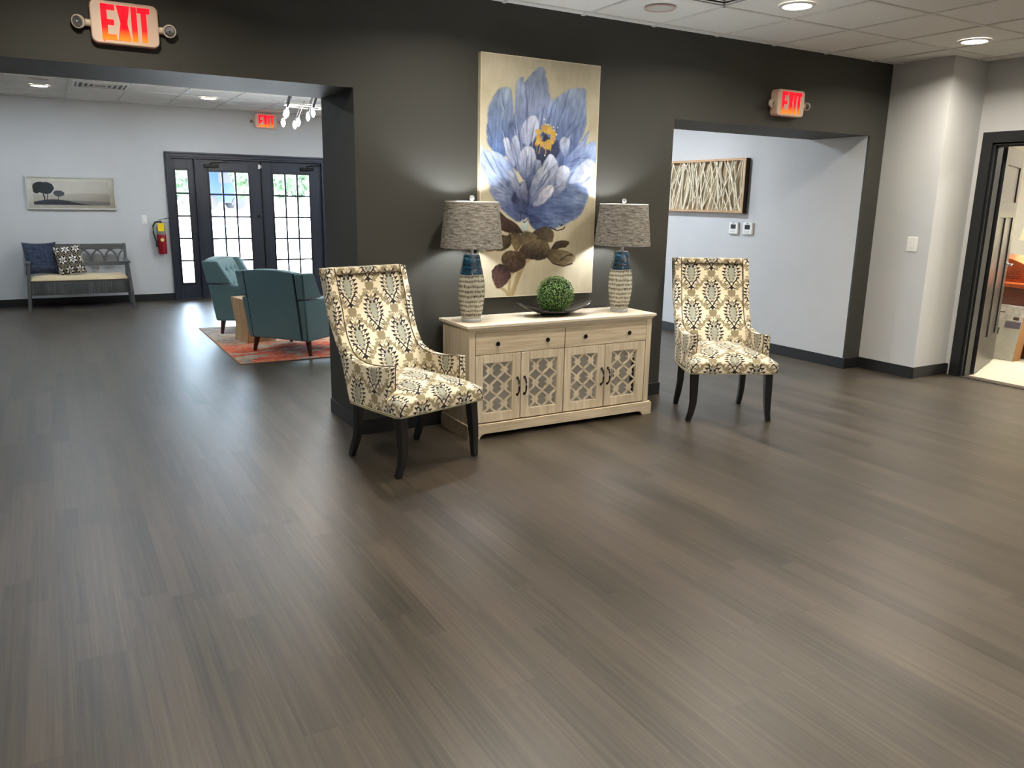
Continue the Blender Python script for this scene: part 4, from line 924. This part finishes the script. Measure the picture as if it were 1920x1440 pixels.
tmp.materials.append(M['pine']); ob = bpy.data.objects.new('faceted_block', tmp); link(ob, wt); bv = ob.modifiers.new('b', 'BEVEL'); bv.width = .004; bv.segments = 2
# succulent on the table
su = empty('potted_succulent', (1.80, 8.52, .008+zt_), 0, 'small gray-green succulent showing above the nearer teal chair back', 'plant')
MB().lathe([(0, 0), (.05, 0), (.065, .20), (.060, .21), (.055, .20), (0, .19)], n=24).build('pot', plain('pale stoneware', (168, 160, 148), .6), su)
sl = MB()
for k in range(46):
    a = k*2.4; tl_ = .15+1.1*(k/46); r_ = .035+.05*(k/46)
    d = Vector((math.cos(a)*math.sin(tl_), math.sin(a)*math.sin(tl_), math.cos(tl_))); c0 = Vector((0, 0, .21))
    sd = d.cross(Vector((0, 0, 1))).normalized(); up = sd.cross(d)
    p0 = c0+d*.01; p1 = c0+d*r_*.7+sd*.014+up*.004; p2 = c0+d*r_*1.25; p3 = c0+d*r_*.7-sd*.014+up*.004; p4 = c0+d*r_*.7-up*.006
    sl.add([p0, p1, p2, p3, p4], [(0, 1, 2), (0, 2, 3), (0, 4, 1), (1, 4, 2), (2, 4, 3), (3, 4, 0)])
sl.build('rosette_leaves', plain('succulent green', (112, 124, 104), .6, var=.3, sc=40), su, smooth=False)
# rug
RX0, RX1, RY0, RY1 = 1.39, 4.45, 7.285, 9.525
rg_ = empty('area_rug', (RX0, RY0, 0), 0, 'abstract orange, cream and gray area rug under the teal armchairs', 'rug')
o, u, v = grid_mesh('pile', 340, 250, lambda a, b: np.stack([.012+a*(RX1-RX0-.024), .012+b*(RY1-RY0-.024), np.full_like(a, .0078)], -1), M['rug'], rg_)
x, y = u*(RX1-RX0), v*(RY1-RY0)
xs, ys = x+.25*fbm(x, y, 2, 11), y+.18*fbm(x, y, 3, 12)
n1 = fbm(xs*1.6, ys*3.4, 3.2, 21, 5); n2 = fbm(xs*3, ys*7, 5, 22, 4); n3 = fbm(xs*3, ys*9, 9, 23, 4); mask = np.clip((1.25-y)*1.0+(n1-.5)*2.4, 0, 1)
cream = np.array((196, 184, 160.)); gry = np.array((126, 134, 142.)); org = np.array((226, 86, 30.)); red = np.array((186, 44, 26.)); gold = np.array((206, 150, 84.))
C = cream+(n3[:, None]-.5)*50
w = np.clip((n2-.50)*8, 0, 1)[:, None]; C = C*(1-w)+gry*w
w = (np.clip((n1-.42)*14, 0, 1)*np.clip((1.15-y)*1.6+.3, .15, 1))[:, None]; oc = org*(1-np.clip((n3-.45)*6, 0, 1)[:, None])+red*np.clip((n3-.45)*6, 0, 1)[:, None]; C = C*(1-w)+oc*w
w = (np.clip((fbm(xs*3, ys*6, 6, 31, 3)-.60)*9, 0, 1)*.7)[:, None]; C = C*(1-w)+gold*w
w = (np.clip((fbm(xs*3, ys*7, 7, 33, 3)-.62)*9, 0, 1)*.8)[:, None]; C = C*(1-w)+cream*w
set_pigment(o.data, tolin(C))
MB().box(0, RX1-RX0, 0, RY1-RY0, 0.0005, .0074).build('backing', plain('rug binding', (176, 128, 92), .9), rg_, bevel=.002)

# ================================================================ BENCH
bn = empty('entry_bench', (.31, 11.98, 0), 0, 'gray wooden bench with looped back against the far wall', 'bench')
Wb = .605; yf, yk = -.255, .235   # front leg foot / rear
GW, GV = M['gray_wood'], M['gray_wood_v']
for s in (-1, 1):
    MB().hexa([(s*Wb-.02, yf-.05, 0), (s*Wb+.02, yf-.05, 0), (s*Wb+.02, yf-.01, 0), (s*Wb-.02, yf-.01, 0), (s*(Wb-.035)-.018, yf+.02, .60), (s*(Wb-.035)+.018, yf+.02, .60), (s*(Wb-.035)+.018, yf+.055, .60), (s*(Wb-.035)-.018, yf+.055, .60)]).build('leg', GV, bn, bevel=.003)
    MB().hexa([(s*Wb-.02, .19, 0), (s*Wb+.02, .19, 0), (s*Wb+.02, .23, 0), (s*Wb-.02, .23, 0), (s*(Wb-.02)-.018, .19, .42), (s*(Wb-.02)+.018, .19, .42), (s*(Wb-.02)+.018, .23, .42), (s*(Wb-.02)-.018, .23, .42)]).hexa([(s*(Wb-.02)-.018, .185, .42), (s*(Wb-.02)+.018, .185, .42), (s*(Wb-.02)+.018, .23, .42), (s*(Wb-.02)-.018, .23, .42), (s*(Wb-.02)-.018, .25, .83), (s*(Wb-.02)+.018, .25, .83), (s*(Wb-.02)+.018, .285, .83), (s*(Wb-.02)-.018, .285, .83)]).build('leg', GV, bn, bevel=.003)
    MB().hexa([(s*(Wb-.03)-.03, yf+.0, .595), (s*(Wb-.03)+.03, yf+.0, .595), (s*(Wb-.03)+.025, .24, .615), (s*(Wb-.03)-.025, .24, .615), (s*(Wb-.03)-.03, yf+.0, .618), (s*(Wb-.03)+.03, yf+.0, .618), (s*(Wb-.03)+.025, .24, .638), (s*(Wb-.03)-.025, .24, .638)]).build('armrest', GW, bn, bevel=.004)
wi = Wb-.035
MB().box(-wi, wi, -.205, .20, .355, .378).box(-wi, wi, -.205, .20, .20, .215).box(-wi, wi, .185, .20, .20, .36).build('seat_box', GW, bn, bevel=.002)
ap = MB().box(-wi, wi, -.212, -.20, .20, .365)
for k in range(34): x_ = -wi+.02+k*(2*wi-.04)/33; ap.box(x_-.0125, x_+.0125, -.216, -.212, .222, .345)
ap.build('beadboard_apron', GV, bn, bevel=.0015)
yb_ = lambda z: .205+.052*(z-.42)/.40
def bh(x0, x1, z0, z1, t_=.018): return [(x0, yb_(z0), z0), (x1, yb_(z0), z0), (x1, yb_(z0)+t_, z0), (x0, yb_(z0)+t_, z0), (x0, yb_(z1), z1), (x1, yb_(z1), z1), (x1, yb_(z1)+t_, z1), (x0, yb_(z1)+t_, z1)]
MB().hexa(bh(-wi, wi, .755, .825)).build('top_rail', GW, bn, bevel=.003)
MB().hexa(bh(-wi, wi, .535, .585)).build('lower_rail', GW, bn, bevel=.003)
lpz = MB(); npd = 7; pd = 2*wi/npd
for k in range(-1, npd+1):
    c_ = -wi+pd*(k+.5); pr = None
    for i in range(21):
        a = PI*i/20; x_ = c_-pd*.98*math.cos(a); z_ = .578+.185*math.sin(a)**.8
        if abs(x_) <= wi and pr is not None: lpz.tube([pr, (x_, yb_(z_)+.009, z_)], .012, 4, sq=True)
        pr = (x_, yb_(z_)+.009, z_) if abs(x_) <= wi else None
lpz.build('looped_fretwork', GW, bn)
def cushion(u, v):
    x = (u*2-1); y = (v*2-1); e = np.clip(1-np.abs(x)**14, 0, 1)**.5*np.clip(1-np.abs(y)**6, 0, 1)**.5
    return np.stack([x*(wi-.008), -.01+y*.205, .385+.062*e+.004*np.sin(x*9)*e], -1)
sc_ = empty('bench_cushion', (.31, 11.98, .0), 0, 'long tan ribbed seat cushion lying on the gray bench', 'cushion')
o, u, v = grid_mesh('cushion_top', 121, 31, cushion, M['bench_cushion'], sc_)
MB().box(-wi+.01, wi-.01, -.212, .192, .380, .400).build('cushion_edge', M['bench_cushion'], sc_, bevel=.006)
def pillow(name, loc, rot, sx_, sz_, fn, mat, label):
    p = empty(name, loc, 0, label, 'pillow'); p.rotation_euler = rot; n = 90
    for s in (1, -1):
        def f(u, v):
            x = u*2-1; y = v*2-1; pin = 1-.09*(1-np.abs(x)**2)*np.abs(y)**3; pin2 = 1-.09*(1-np.abs(y)**2)*np.abs(x)**3
            th_ = .075*(np.clip(1-x**4, 0, 1)*np.clip(1-y**4, 0, 1))**.6
            return np.stack([x*sx_*pin2, -s*th_, y*sz_*pin], -1)
        o, u, v = grid_mesh('front_cover' if s > 0 else 'back_cover', n, n, f, mat, p)
        set_pigment(o.data, fn(u, v))
    return p
def denim(u, v):
    x, y = u, v; C = np.tile(np.array((44, 50, 66.)), (len(u), 1)); C += (fbm(u, v, 14, 4)[:, None]-.5)*26+(fbm(u*.3, v, 60, 6)[:, None]-.5)*26
    lines = ((np.sin(y*150) > .55) & ((x < .45) | (y < .38))) | ((np.sin(x*150) > .55) & (x >= .45) & (y >= .38) & (x < .85) & (y < .85)); C[lines] += np.array((30, 34, 40.))
    return tolin(C)
def mono(u, v):
    P_ = 2.7; a = u*P_+.35; b = v*P_+.2; i = np.floor(b); a = a+.5*(i % 2); fx = a-np.floor(a)-.5; fy = b-i-.5; r_ = np.hypot(fx, fy); th_ = np.arctan2(fy, fx)
    C = np.tile(np.array((26, 22, 22.)), (len(u), 1)); cr = np.array((244, 240, 228.)); tn = np.array((176, 162, 138.))
    C[(r_ > .44) & (r_ < .48)] = tn; C[(r_ > .53) & (np.sin(a*30)*np.sin(b*30) > .2)] = tn
    pet = np.abs(np.sin(3*th_)); C[(r_ > .12) & (r_ < .13+.26*pet) & (r_ > .10+.16*(1-np.abs(np.sin(3*th_+.5)))) & (pet > .35)] = cr
    k = (r_ > .2) & (r_ < .34) & (np.abs(np.sin(6*th_)) < .35) & (pet > .7); C[k] = np.array((26, 22, 22.)); C[(r_ < .06)] = cr; C[r_ < .03] = (26, 22, 22)
    return tolin(C)
pillow('throw_pillow', (.31-.425, 12.02, .655), (R(-16), 0, R(6)), .195, .215, denim, M['pillow_blue'], 'dark blue stitched throw pillow at the left end of the bench')
pillow('throw_pillow', (.31-.10, 11.93, .635), (R(-18), R(-7), R(2)), .165, .195, mono, M['pillow_mono'], 'black and white medallion throw pillow leaning on the blue one')

# ================================================================ WALL ITEMS FAR
fp = empty('landscape_print', (.328, YF, 1.490), 0, 'framed gray print of trees on a hill above the bench', 'picture')
PW, PH = .528, .218; fw = .022
m = MB().box(-PW, PW, -.03, 0, PH-fw, PH).box(-PW, PW, -.03, 0, -PH, -PH+fw).box(-PW, -PW+fw, -.03, 0, -PH+fw, PH-fw).box(PW-fw, PW, -.03, 0, -PH+fw, PH-fw); m.build('frame', M['silver_frame'], fp, bevel=.003)
MB().box(-PW+fw, PW-fw, -.016, -.005, -PH+fw, PH-fw).build('mat_board', plain('cream mat', (244, 240, 226), .8), fp, smooth=False)
o, u, v = grid_mesh('print', 300, 110, lambda a, b: np.stack([(a-.5)*.90, np.full_like(a, -.0175), (b-.5)*.31], -1), M['print'], fp)
C = np.array((240, 234, 222.))+np.zeros((len(u), 1))+(v[:, None]-.5)*-14+(fbm(u*3, v, 5, 1)[:, None]-.5)*10
x, y = u*2.9, v
def ov(mask, c, a=1):
    C[mask] = C[mask]*(1-a)+np.array(c, float)*a
ov(y < .42+.07*np.exp(-((x-1.9)/.45)**2)+.05*np.exp(-((x-2.6)/.4)**2)+.02*fbm(x, x*0, 8, 2), (204, 198, 186), .55)
ov(y < .30-.05*x/2.9, (222, 215, 200), .7)
ov((y < .24-.035*x) & (x > .9), (120, 124, 130), .45)
ov(y < .24*np.exp(-((x-.75)/.95)**2)-.01, (74, 78, 88))
def crown(cx, cy, rx, ry, c, sd): ov(((x-cx)/rx)**2+((y-cy)/ry)**2 < .75+.6*fbm(x, y, 9, sd), c)
def trunk(x0, y0, x1, y1, w): 
    t_ = np.clip((y-y0)/(y1-y0), 0, 1); ov((np.abs(x-(x0+(x1-x0)*t_)) < w) & (y > y0) & (y < y1), (44, 46, 50))
trunk(.42, .18, .36, .62, .022); trunk(.50, .18, .56, .6, .014); trunk(.46, .3, .3, .6, .01); trunk(.93, .20, .93, .45, .010)
crown(.30, .72, .30, .22, (48, 56, 60), 3); crown(.52, .70, .26, .24, (56, 66, 72), 5); crown(.14, .58, .12, .12, (44, 50, 54), 8); crown(.96, .48, .20, .13, (92, 96, 104), 6)
set_pigment(o.data, tolin(C))
MB().box(-PW+fw, PW-fw, -.0215, -.020, -PH+fw, PH-fw).build('glazing', M['glass'], fp, smooth=False)

def switch(name, loc, rz, label, w=.036, hgt=.062):
    s = empty(name, loc, rz, label, 'light switch')
    MB().box(-w, w, -.006, 0, -hgt, hgt).build('plate', M['white_plastic'], s, bevel=.003)
    MB().box(-.016, .016, -.010, -.006, -.033, .033).hexa([(-.013, -.012, -.028), (.013, -.012, -.028), (.013, -.009, -.028), (-.013, -.009, -.028), (-.013, -.0105, .028), (.013, -.0105, .028), (.013, -.009, .028), (-.013, -.009, .028)]).build('rocker', M['white_plastic'], s, bevel=.001)
    return s
switch('light_switch', (1.187, YF, 1.148), 0, 'white light switch on the far wall beside the fire extinguisher')
switch('light_switch', (XR, 4.322, 1.183), R(-90), 'white light switch on the near right wall', .05, .063)
def thermostat(y, label):
    s = empty('thermostat', (XH, y, 1.252), R(-90), label, 'thermostat', 'thermostats on the hallway wall')
    MB().box(-.064, .064, -.026, 0, -.06, .06).build('case', M['white_plastic'], s, bevel=.005, segs=3)
    MB().box(-.036, .036, -.0268, -.0258, -.008, .038).build('display', plain('lcd', (52, 54, 52), .2), s, smooth=False)
    MB().box(-.012, .012, -.0275, -.0262, .045, .053).build('sensor', M['black_metal'], s)
    b = MB()
    for k in (-1, 0, 1): b.box(k*.026-.010, k*.026+.010, -.028, -.026, -.044, -.026)
    b.build('buttons', plain('pale grey keys', (206, 206, 204), .4), s, bevel=.001)
thermostat(6.245, 'white thermostat under the stick art, the left one'); thermostat(6.045, 'white thermostat in the hallway, the right one closest to the opening')
# stick wall art in the hallway
sa_ = empty('stick_wall_art', (XH, 6.86, 1.690), R(-90), 'framed cream stick wall sculpture on the pale hallway wall', 'wall art')
AW, AH = .757, .281; D_ = .06
m = MB(); f_ = .022
m.box(-AW, AW, -D_, 0, AH-f_, AH).box(-AW, AW, -D_, 0, -AH, -AH+f_).box(-AW, -AW+f_, -D_, 0, -AH+f_, AH-f_).box(AW-f_, AW, -D_, 0, -AH+f_, AH-f_); m.build('frame', M['picture_wood'], sa_, bevel=.002)
MB().box(AW, AW+.002, -D_+.004, 0, -AH, AH).box(-AW, AW, -D_+.004, 0, -AH-.002, -AH).build('outer_edge', M['dark_side'], sa_, smooth=False)
MB().box(-AW+f_, AW-f_, -.015, -.008, -AH+f_, AH-f_).build('backing', M['linen'], sa_, smooth=False)
sk = MB(); rs = random.Random(11); zi = AH-f_
for k in range(48):
    x0 = -AW+f_+.012+(2*AW-2*f_-.024)*k/47; dx = rs.gauss(0, .11)*(1.7 if x0 > .25 else 1); y_ = -.034-.014*rs.random(); bend = rs.gauss(0, .02)
    lim = AW-f_-.008; P_ = []
    for i in range(7):
        t_ = i/6; x_ = x0+dx*(t_-.3)+bend*math.sin(t_*PI); P_.append((max(-lim, min(lim, x_)), y_-.004*math.sin(t_*5+k), -zi+2*zi*t_))
    sk.tube(P_, .0058+.0018*rs.random(), 6)
for k in range(20):
    x0 = rs.uniform(-AW+.05, AW-.05); z0 = rs.uniform(-zi, zi*.5); dx = rs.choice((-1, 1))*rs.uniform(.06, .16); y_ = -.050
    P_ = [(max(-AW+.03, min(AW-.03, x0+dx*t_)), y_, min(zi, z0+.24*t_)) for t_ in (0, .33, .66, 1)]; sk.tube(P_, .0056, 6)
sk.build('woven_sticks', M['cream_stick'], sa_)

# fire extinguisher
fe = empty('fire_extinguisher', (1.385, YF-.075, .67), 0, 'red fire extinguisher with yellow tag hanging beside the glazed doors', 'fire extinguisher')
MB().lathe([(0, 0), (.052, 0), (.060, .012), (.060, .27), (.0595, .272), (0, .272)], n=32).build('red_cylinder', plain('red enamel', (142, 22, 32), .25, var=.03), fe)
MB().lathe([(0, .27), (.0595, .27), (.0595, .33), (.055, .375), (.035, .405), (.016, .415), (.016, .43), (0, .43)], n=32).build('shoulder', plain('gray label band', (140, 134, 128), .35, .4), fe)
MB().box(-.016, .016, -.02, .02, .43, .465).build('valve', M['chrome'], fe, bevel=.003)
MB().hexa([(-.03, -.012, .47), (.12, -.012, .50), (.12, .012, .50), (-.03, .012, .47), (-.03, -.012, .476), (.12, -.012, .51), (.12, .012, .51), (-.03, .012, .476)]).hexa([(0, -.012, .445), (.10, -.012, .43), (.10, .012, .43), (0, .012, .445), (0, -.012, .45), (.10, -.012, .436), (.10, .012, .436), (0, .012, .45)]).build('handle', M['chrome'], fe, bevel=.001)
MB().tube([(-.015, 0, .45), (-.07, 0, .44), (-.10, 0, .39), (-.10, 0, .30), (-.085, -.01, .22), (-.07, -.02, .17)], .011, 10).tube([(-.07, -.02, .17), (-.066, -.02, .10)], [.014, .017], 10).build('hose', plain('black rubber', (18, 18, 20), .5), fe)
MB().box(-.045, .035, -.066, -.0635, .32, .43).build('inspection_tag', plain('yellow card', (242, 206, 10), .6), fe)
MB().lathe([(0, 0), (.024, 0), (.024, .0012), (0, .0012)], (.002, -.0595, .20), 20, 'y').box(-.012, .014, -.063, -.0605, .197, .205).build('round_emblem', plain('gold label', (222, 196, 120), .4), fe)
MB().box(-.02, .02, .055, .075, .05, .42).build('bracket', M['black_metal'], fe)

# ================================================================ SIDE OFFICE
dk_ = empty('office_desk', (9.0, 4.72, 0), 0, 'cherry desk in the side office behind the open door', 'desk')
dk_.location = (9.15, 4.35, 0)
MB().box(-.62, 1.5, -.55, .62, .715, .755).build('desk_top', M['cherry'], dk_, bevel=.004)
MB().box(-.60, 1.4, -.50, -.47, .30, .715).box(-.60, -.57, -.5, .58, .0, .715).build('desk_panel', plain('dark cherry', (92, 44, 26), .4, var=.1), dk_, bevel=.002)
MB().box(-.10, .45, -.53, -.50, .02, .62).build('front_panel', M['cherry'], dk_, bevel=.002)
# pleated leather tote on the desk
pb = empty('pleated_hood', (9.0, 4.5, .755), 0, 'rust orange curved hood with fan pleats resting on the office desk', 'desk organizer')
pb.location = (9.02, 4.42, .755)
N_ = 22; ps = [(.36*math.sin(PI/2*i/N_)*1.0, .265*math.cos(PI/2*i/N_)) for i in range(N_+1)]
m = MB(); poly = [(-.40, 0)]+[(-.40, .265)]+[(-.40+p[0]*1.5, p[1]) for p in ps[1:]]
m.prism([(-p[0], p[1]) for p in poly][::-1], -.30, .12, 'x')
m.build('curved_cover', M['cherry'], pb, bevel=.004)
fn_ = MB()
for i in range(11):
    a = R(8+i*7.2); l = .215+.10*math.sin(a)
    fn_.prism([(.36, .02), (.355, .03), (.36-l*1.45*math.cos(a), .02+l*math.sin(a)*.78), (.36-l*1.45*math.cos(a)+.012, .014+l*math.sin(a)*.78)], -.3035, -.299, 'x')
fn_.build('fan_pleats', plain('dark pleat gaps', (62, 26, 16), .6), pb, smooth=False)
ola = empty('office_lamp', (9.55, 4.72, .755), 0, 'table lamp with pale cream shade on the office desk', 'lamp')
MB().lathe([(0, 0), (.09, 0), (.09, .015), (.02, .03), (.015, .42), (0, .42)], n=20).build('stand', M['black_metal'], ola)
MB().lathe([(.22, .41), (.15, .70), (.147, .70), (.217, .41), (.22, .41)], n=40, cap=False).build('lamp_shade', emis('glowing cream shade', (238, 232, 190), .35), ola)
lo_ = bpy.data.objects.new('bulb_glow', bpy.data.lights.new('bulb_glow', 'POINT')); link(lo_, ola); lo_.location = (0, 0, .55); lo_.data.energy = 6; lo_.data.shadow_soft_size = .04; lo_.data.color = (1, .93, .8)
mo = empty('black_speaker', (9.35, 4.65, .755), 0, 'black rounded device edge in front of the office lamp', 'device')
mo.location = (9.28, 4.50, .755)
MB().lathe([(0, 0), (.09, 0), (.09, .2), (.07, .27), (.03, .30), (0, .30)], n=24).build('body', M['black_metal'], mo)
MB().lathe([(.091, .02), (.092, .03), (.092, .17), (.091, .18), (.089, .1), (.091, .02)], n=24, cap=False).build('grille_band', M['black_trim'], mo)
cx = empty('product_carton', (8.37, 4.30, 0), 0, 'white and gray product carton leaning on the office desk', 'box')
cx.location = (8.32, 4.27, 0); cx.rotation_euler = (0, R(9), R(-6))
MB().box(0, .11, -.07, .33, 0, .555).build('carton_body', plain('carton gray print', (196, 194, 184), .6), cx, bevel=.002)
MB().box(-.0012, 0, -.07, .33, .40, .553).build('photo_panel', plain('pale room photo', (214, 210, 204), .5, var=.3, sc=14), cx, smooth=False)
MB().box(-.0022, -.001, .13, .26, .472, .484).box(-.0022, -.001, -.03, .03, .41, .44).build('pictured_shelf', plain('printed brown', (96, 74, 62), .6), cx, smooth=False)
MB().box(-.0022, -.0005, -.06, .10, .325, .392).build('purple_label', plain('muted violet', (112, 104, 118), .6), cx, smooth=False)
MB().box(-.0022, -.0005, .145, .30, .25, .315).build('dark_label', plain('slate print', (84, 86, 88), .6), cx, smooth=False)
MB().box(.0, .11, -.0725, -.07, 0, .553).build('kraft_side', plain('kraft board', (146, 104, 62), .85), cx, smooth=False)
dd = MB()
for a, b in ((.03, .50), (.06, .50), (.03, .47), (.06, .47)): dd.lathe([(0, 0), (.007, 0), (.006, .002), (0, .002)], (a, -.0725, b), 10, 'y')
dd.build('rivets', M['white_plastic'], cx)
# lettering VALUE PACK on the dark label (faces -x)
def word(txt, size, mat, parent, loc, rot):
    cu = bpy.data.curves.new('lettering', 'FONT'); cu.body = txt; cu.size = size; cu.extrude = .0004; cu.align_x = 'CENTER'; cu.align_y = 'CENTER'
    o = bpy.data.objects.new('tmp', cu); COL.objects.link(o); bpy.context.view_layer.update()
    me = bpy.data.meshes.new_from_object(o.evaluated_get(bpy.context.evaluated_depsgraph_get())); bpy.data.objects.remove(o)
    me.materials.clear(); me.materials.append(mat); q = link(bpy.data.objects.new('lettering', me), parent); q.location = loc; q.rotation_euler = rot; return q
word('VALUE\nPACK', .034, M['white_plastic'], cx, (-.003, .222, .287), (R(90), 0, R(-90)))

# ================================================================ OUTSIDE
gd = NT('sunlit concrete'); nz = gd.noise(gd.coord(), .8, 4); gd.set(col=gd.ramp(nz, [(.3, lin((196, 194, 190))), (.7, lin((226, 224, 220)))]), rough=.9)
struct('ground', MB().add([(-30, YF+.2, -.02), (40, YF+.2, -.02), (40, 34, .35), (-30, 34, .35), (-30, 60, 1.5), (40, 60, 1.5)], [(0, 1, 2, 3), (3, 2, 5, 4)]), gd.m, smooth=False)
roof = struct('roof', MB().box(XL-.15, XR+.2, YR-.15, YF+.2, 2.9, 3.05).box(XR+.1, 11.6, .9, 6.5, 2.9, 3.05), M['tgrid'], smooth=False)
leafm = NT('tree foliage'); nz = leafm.noise(leafm.coord(), 1.6, 6, .7); leafm.set(col=leafm.ramp(nz, [(.35, lin((16, 34, 22))), (.5, lin((30, 52, 28))), (.66, lin((58, 76, 44)))]), rough=.8)
bark = plain('bark', (92, 78, 64), .9)
rs = random.Random(3)
TL = ('leafy tree seen through the left side light of the entrance', 'leafy tree seen through the upper left pane of the left glazed door', 'leafy tree seen through the upper right pane of the left glazed door',
      'leafy tree seen through the upper left pane of the right glazed door', 'leafy tree seen through the upper right pane of the right glazed door')
for k, (x_, sc) in enumerate(((5.15, .85), (8.55, .8), (9.55, .9), (11.1, .9), (12.8, .95))):
    y_ = 38+(k % 2)*2.4
    tr_ = empty('leafy_tree', (x_, y_, .35+(y_-34)*1.15/26), 0, TL[k], 'tree', 'trees outside the glazed doors')
    MB().tube([(0, 0, -.05), (.05, 0, .8), (0, .1, 1.8)], [.16, .12, .06], 10).build('trunk', bark, tr_)
    bm = bmesh.new(); bmesh.ops.create_icosphere(bm, subdivisions=5, radius=1)
    for v_ in bm.verts:
        d = 1+.25*mnoise.noise(v_.co*1.7+Vector((k*5, 0, 0)))+.22*mnoise.noise(v_.co*4+Vector((k, 3, 1)))+.16*mnoise.noise(v_.co*11+Vector((k, 3, 1))); v_.co = Vector((v_.co.x*sc*d*.92, v_.co.y*sc*d*.7, 2.35+v_.co.z*1.45*d))
    me = bpy.data.meshes.new('crown'); bm.to_mesh(me); bm.free(); me.materials.append(leafm.m); link(bpy.data.objects.new('crown', me), tr_)
bv_ = empty('blue_van', (7.9, 44.0, .79), R(4), 'blue van parked outside, seen through the upper panes of the left glazed door', 'van')
bp = plain('blue body paint', (14, 30, 66), .3)
MB().prism([(-.9, .32), (1.1, .32), (1.15, .9), (.95, 1.2), (.7, 1.98), (-.9, 2.0)], -.8, .8).build('body', bp, bv_, bevel=.06, segs=3)
MB().prism([(.62, 1.24), (.86, 1.24), (.64, 1.84), (.62, 1.86)], -.805, .805).box(-.2, .5, -.806, .806, 1.3, 1.8).build('windows', M['black_trim'], bv_)
for x_ in (-.6, .75):
    for y_ in (-.78, .78): MB().lathe([(0, -.1), (.32, -.1), (.34, 0), (.32, .1), (0, .1)], (x_, y_, .34), 24, 'y').build('wheel', M['black_leg'], bv_)
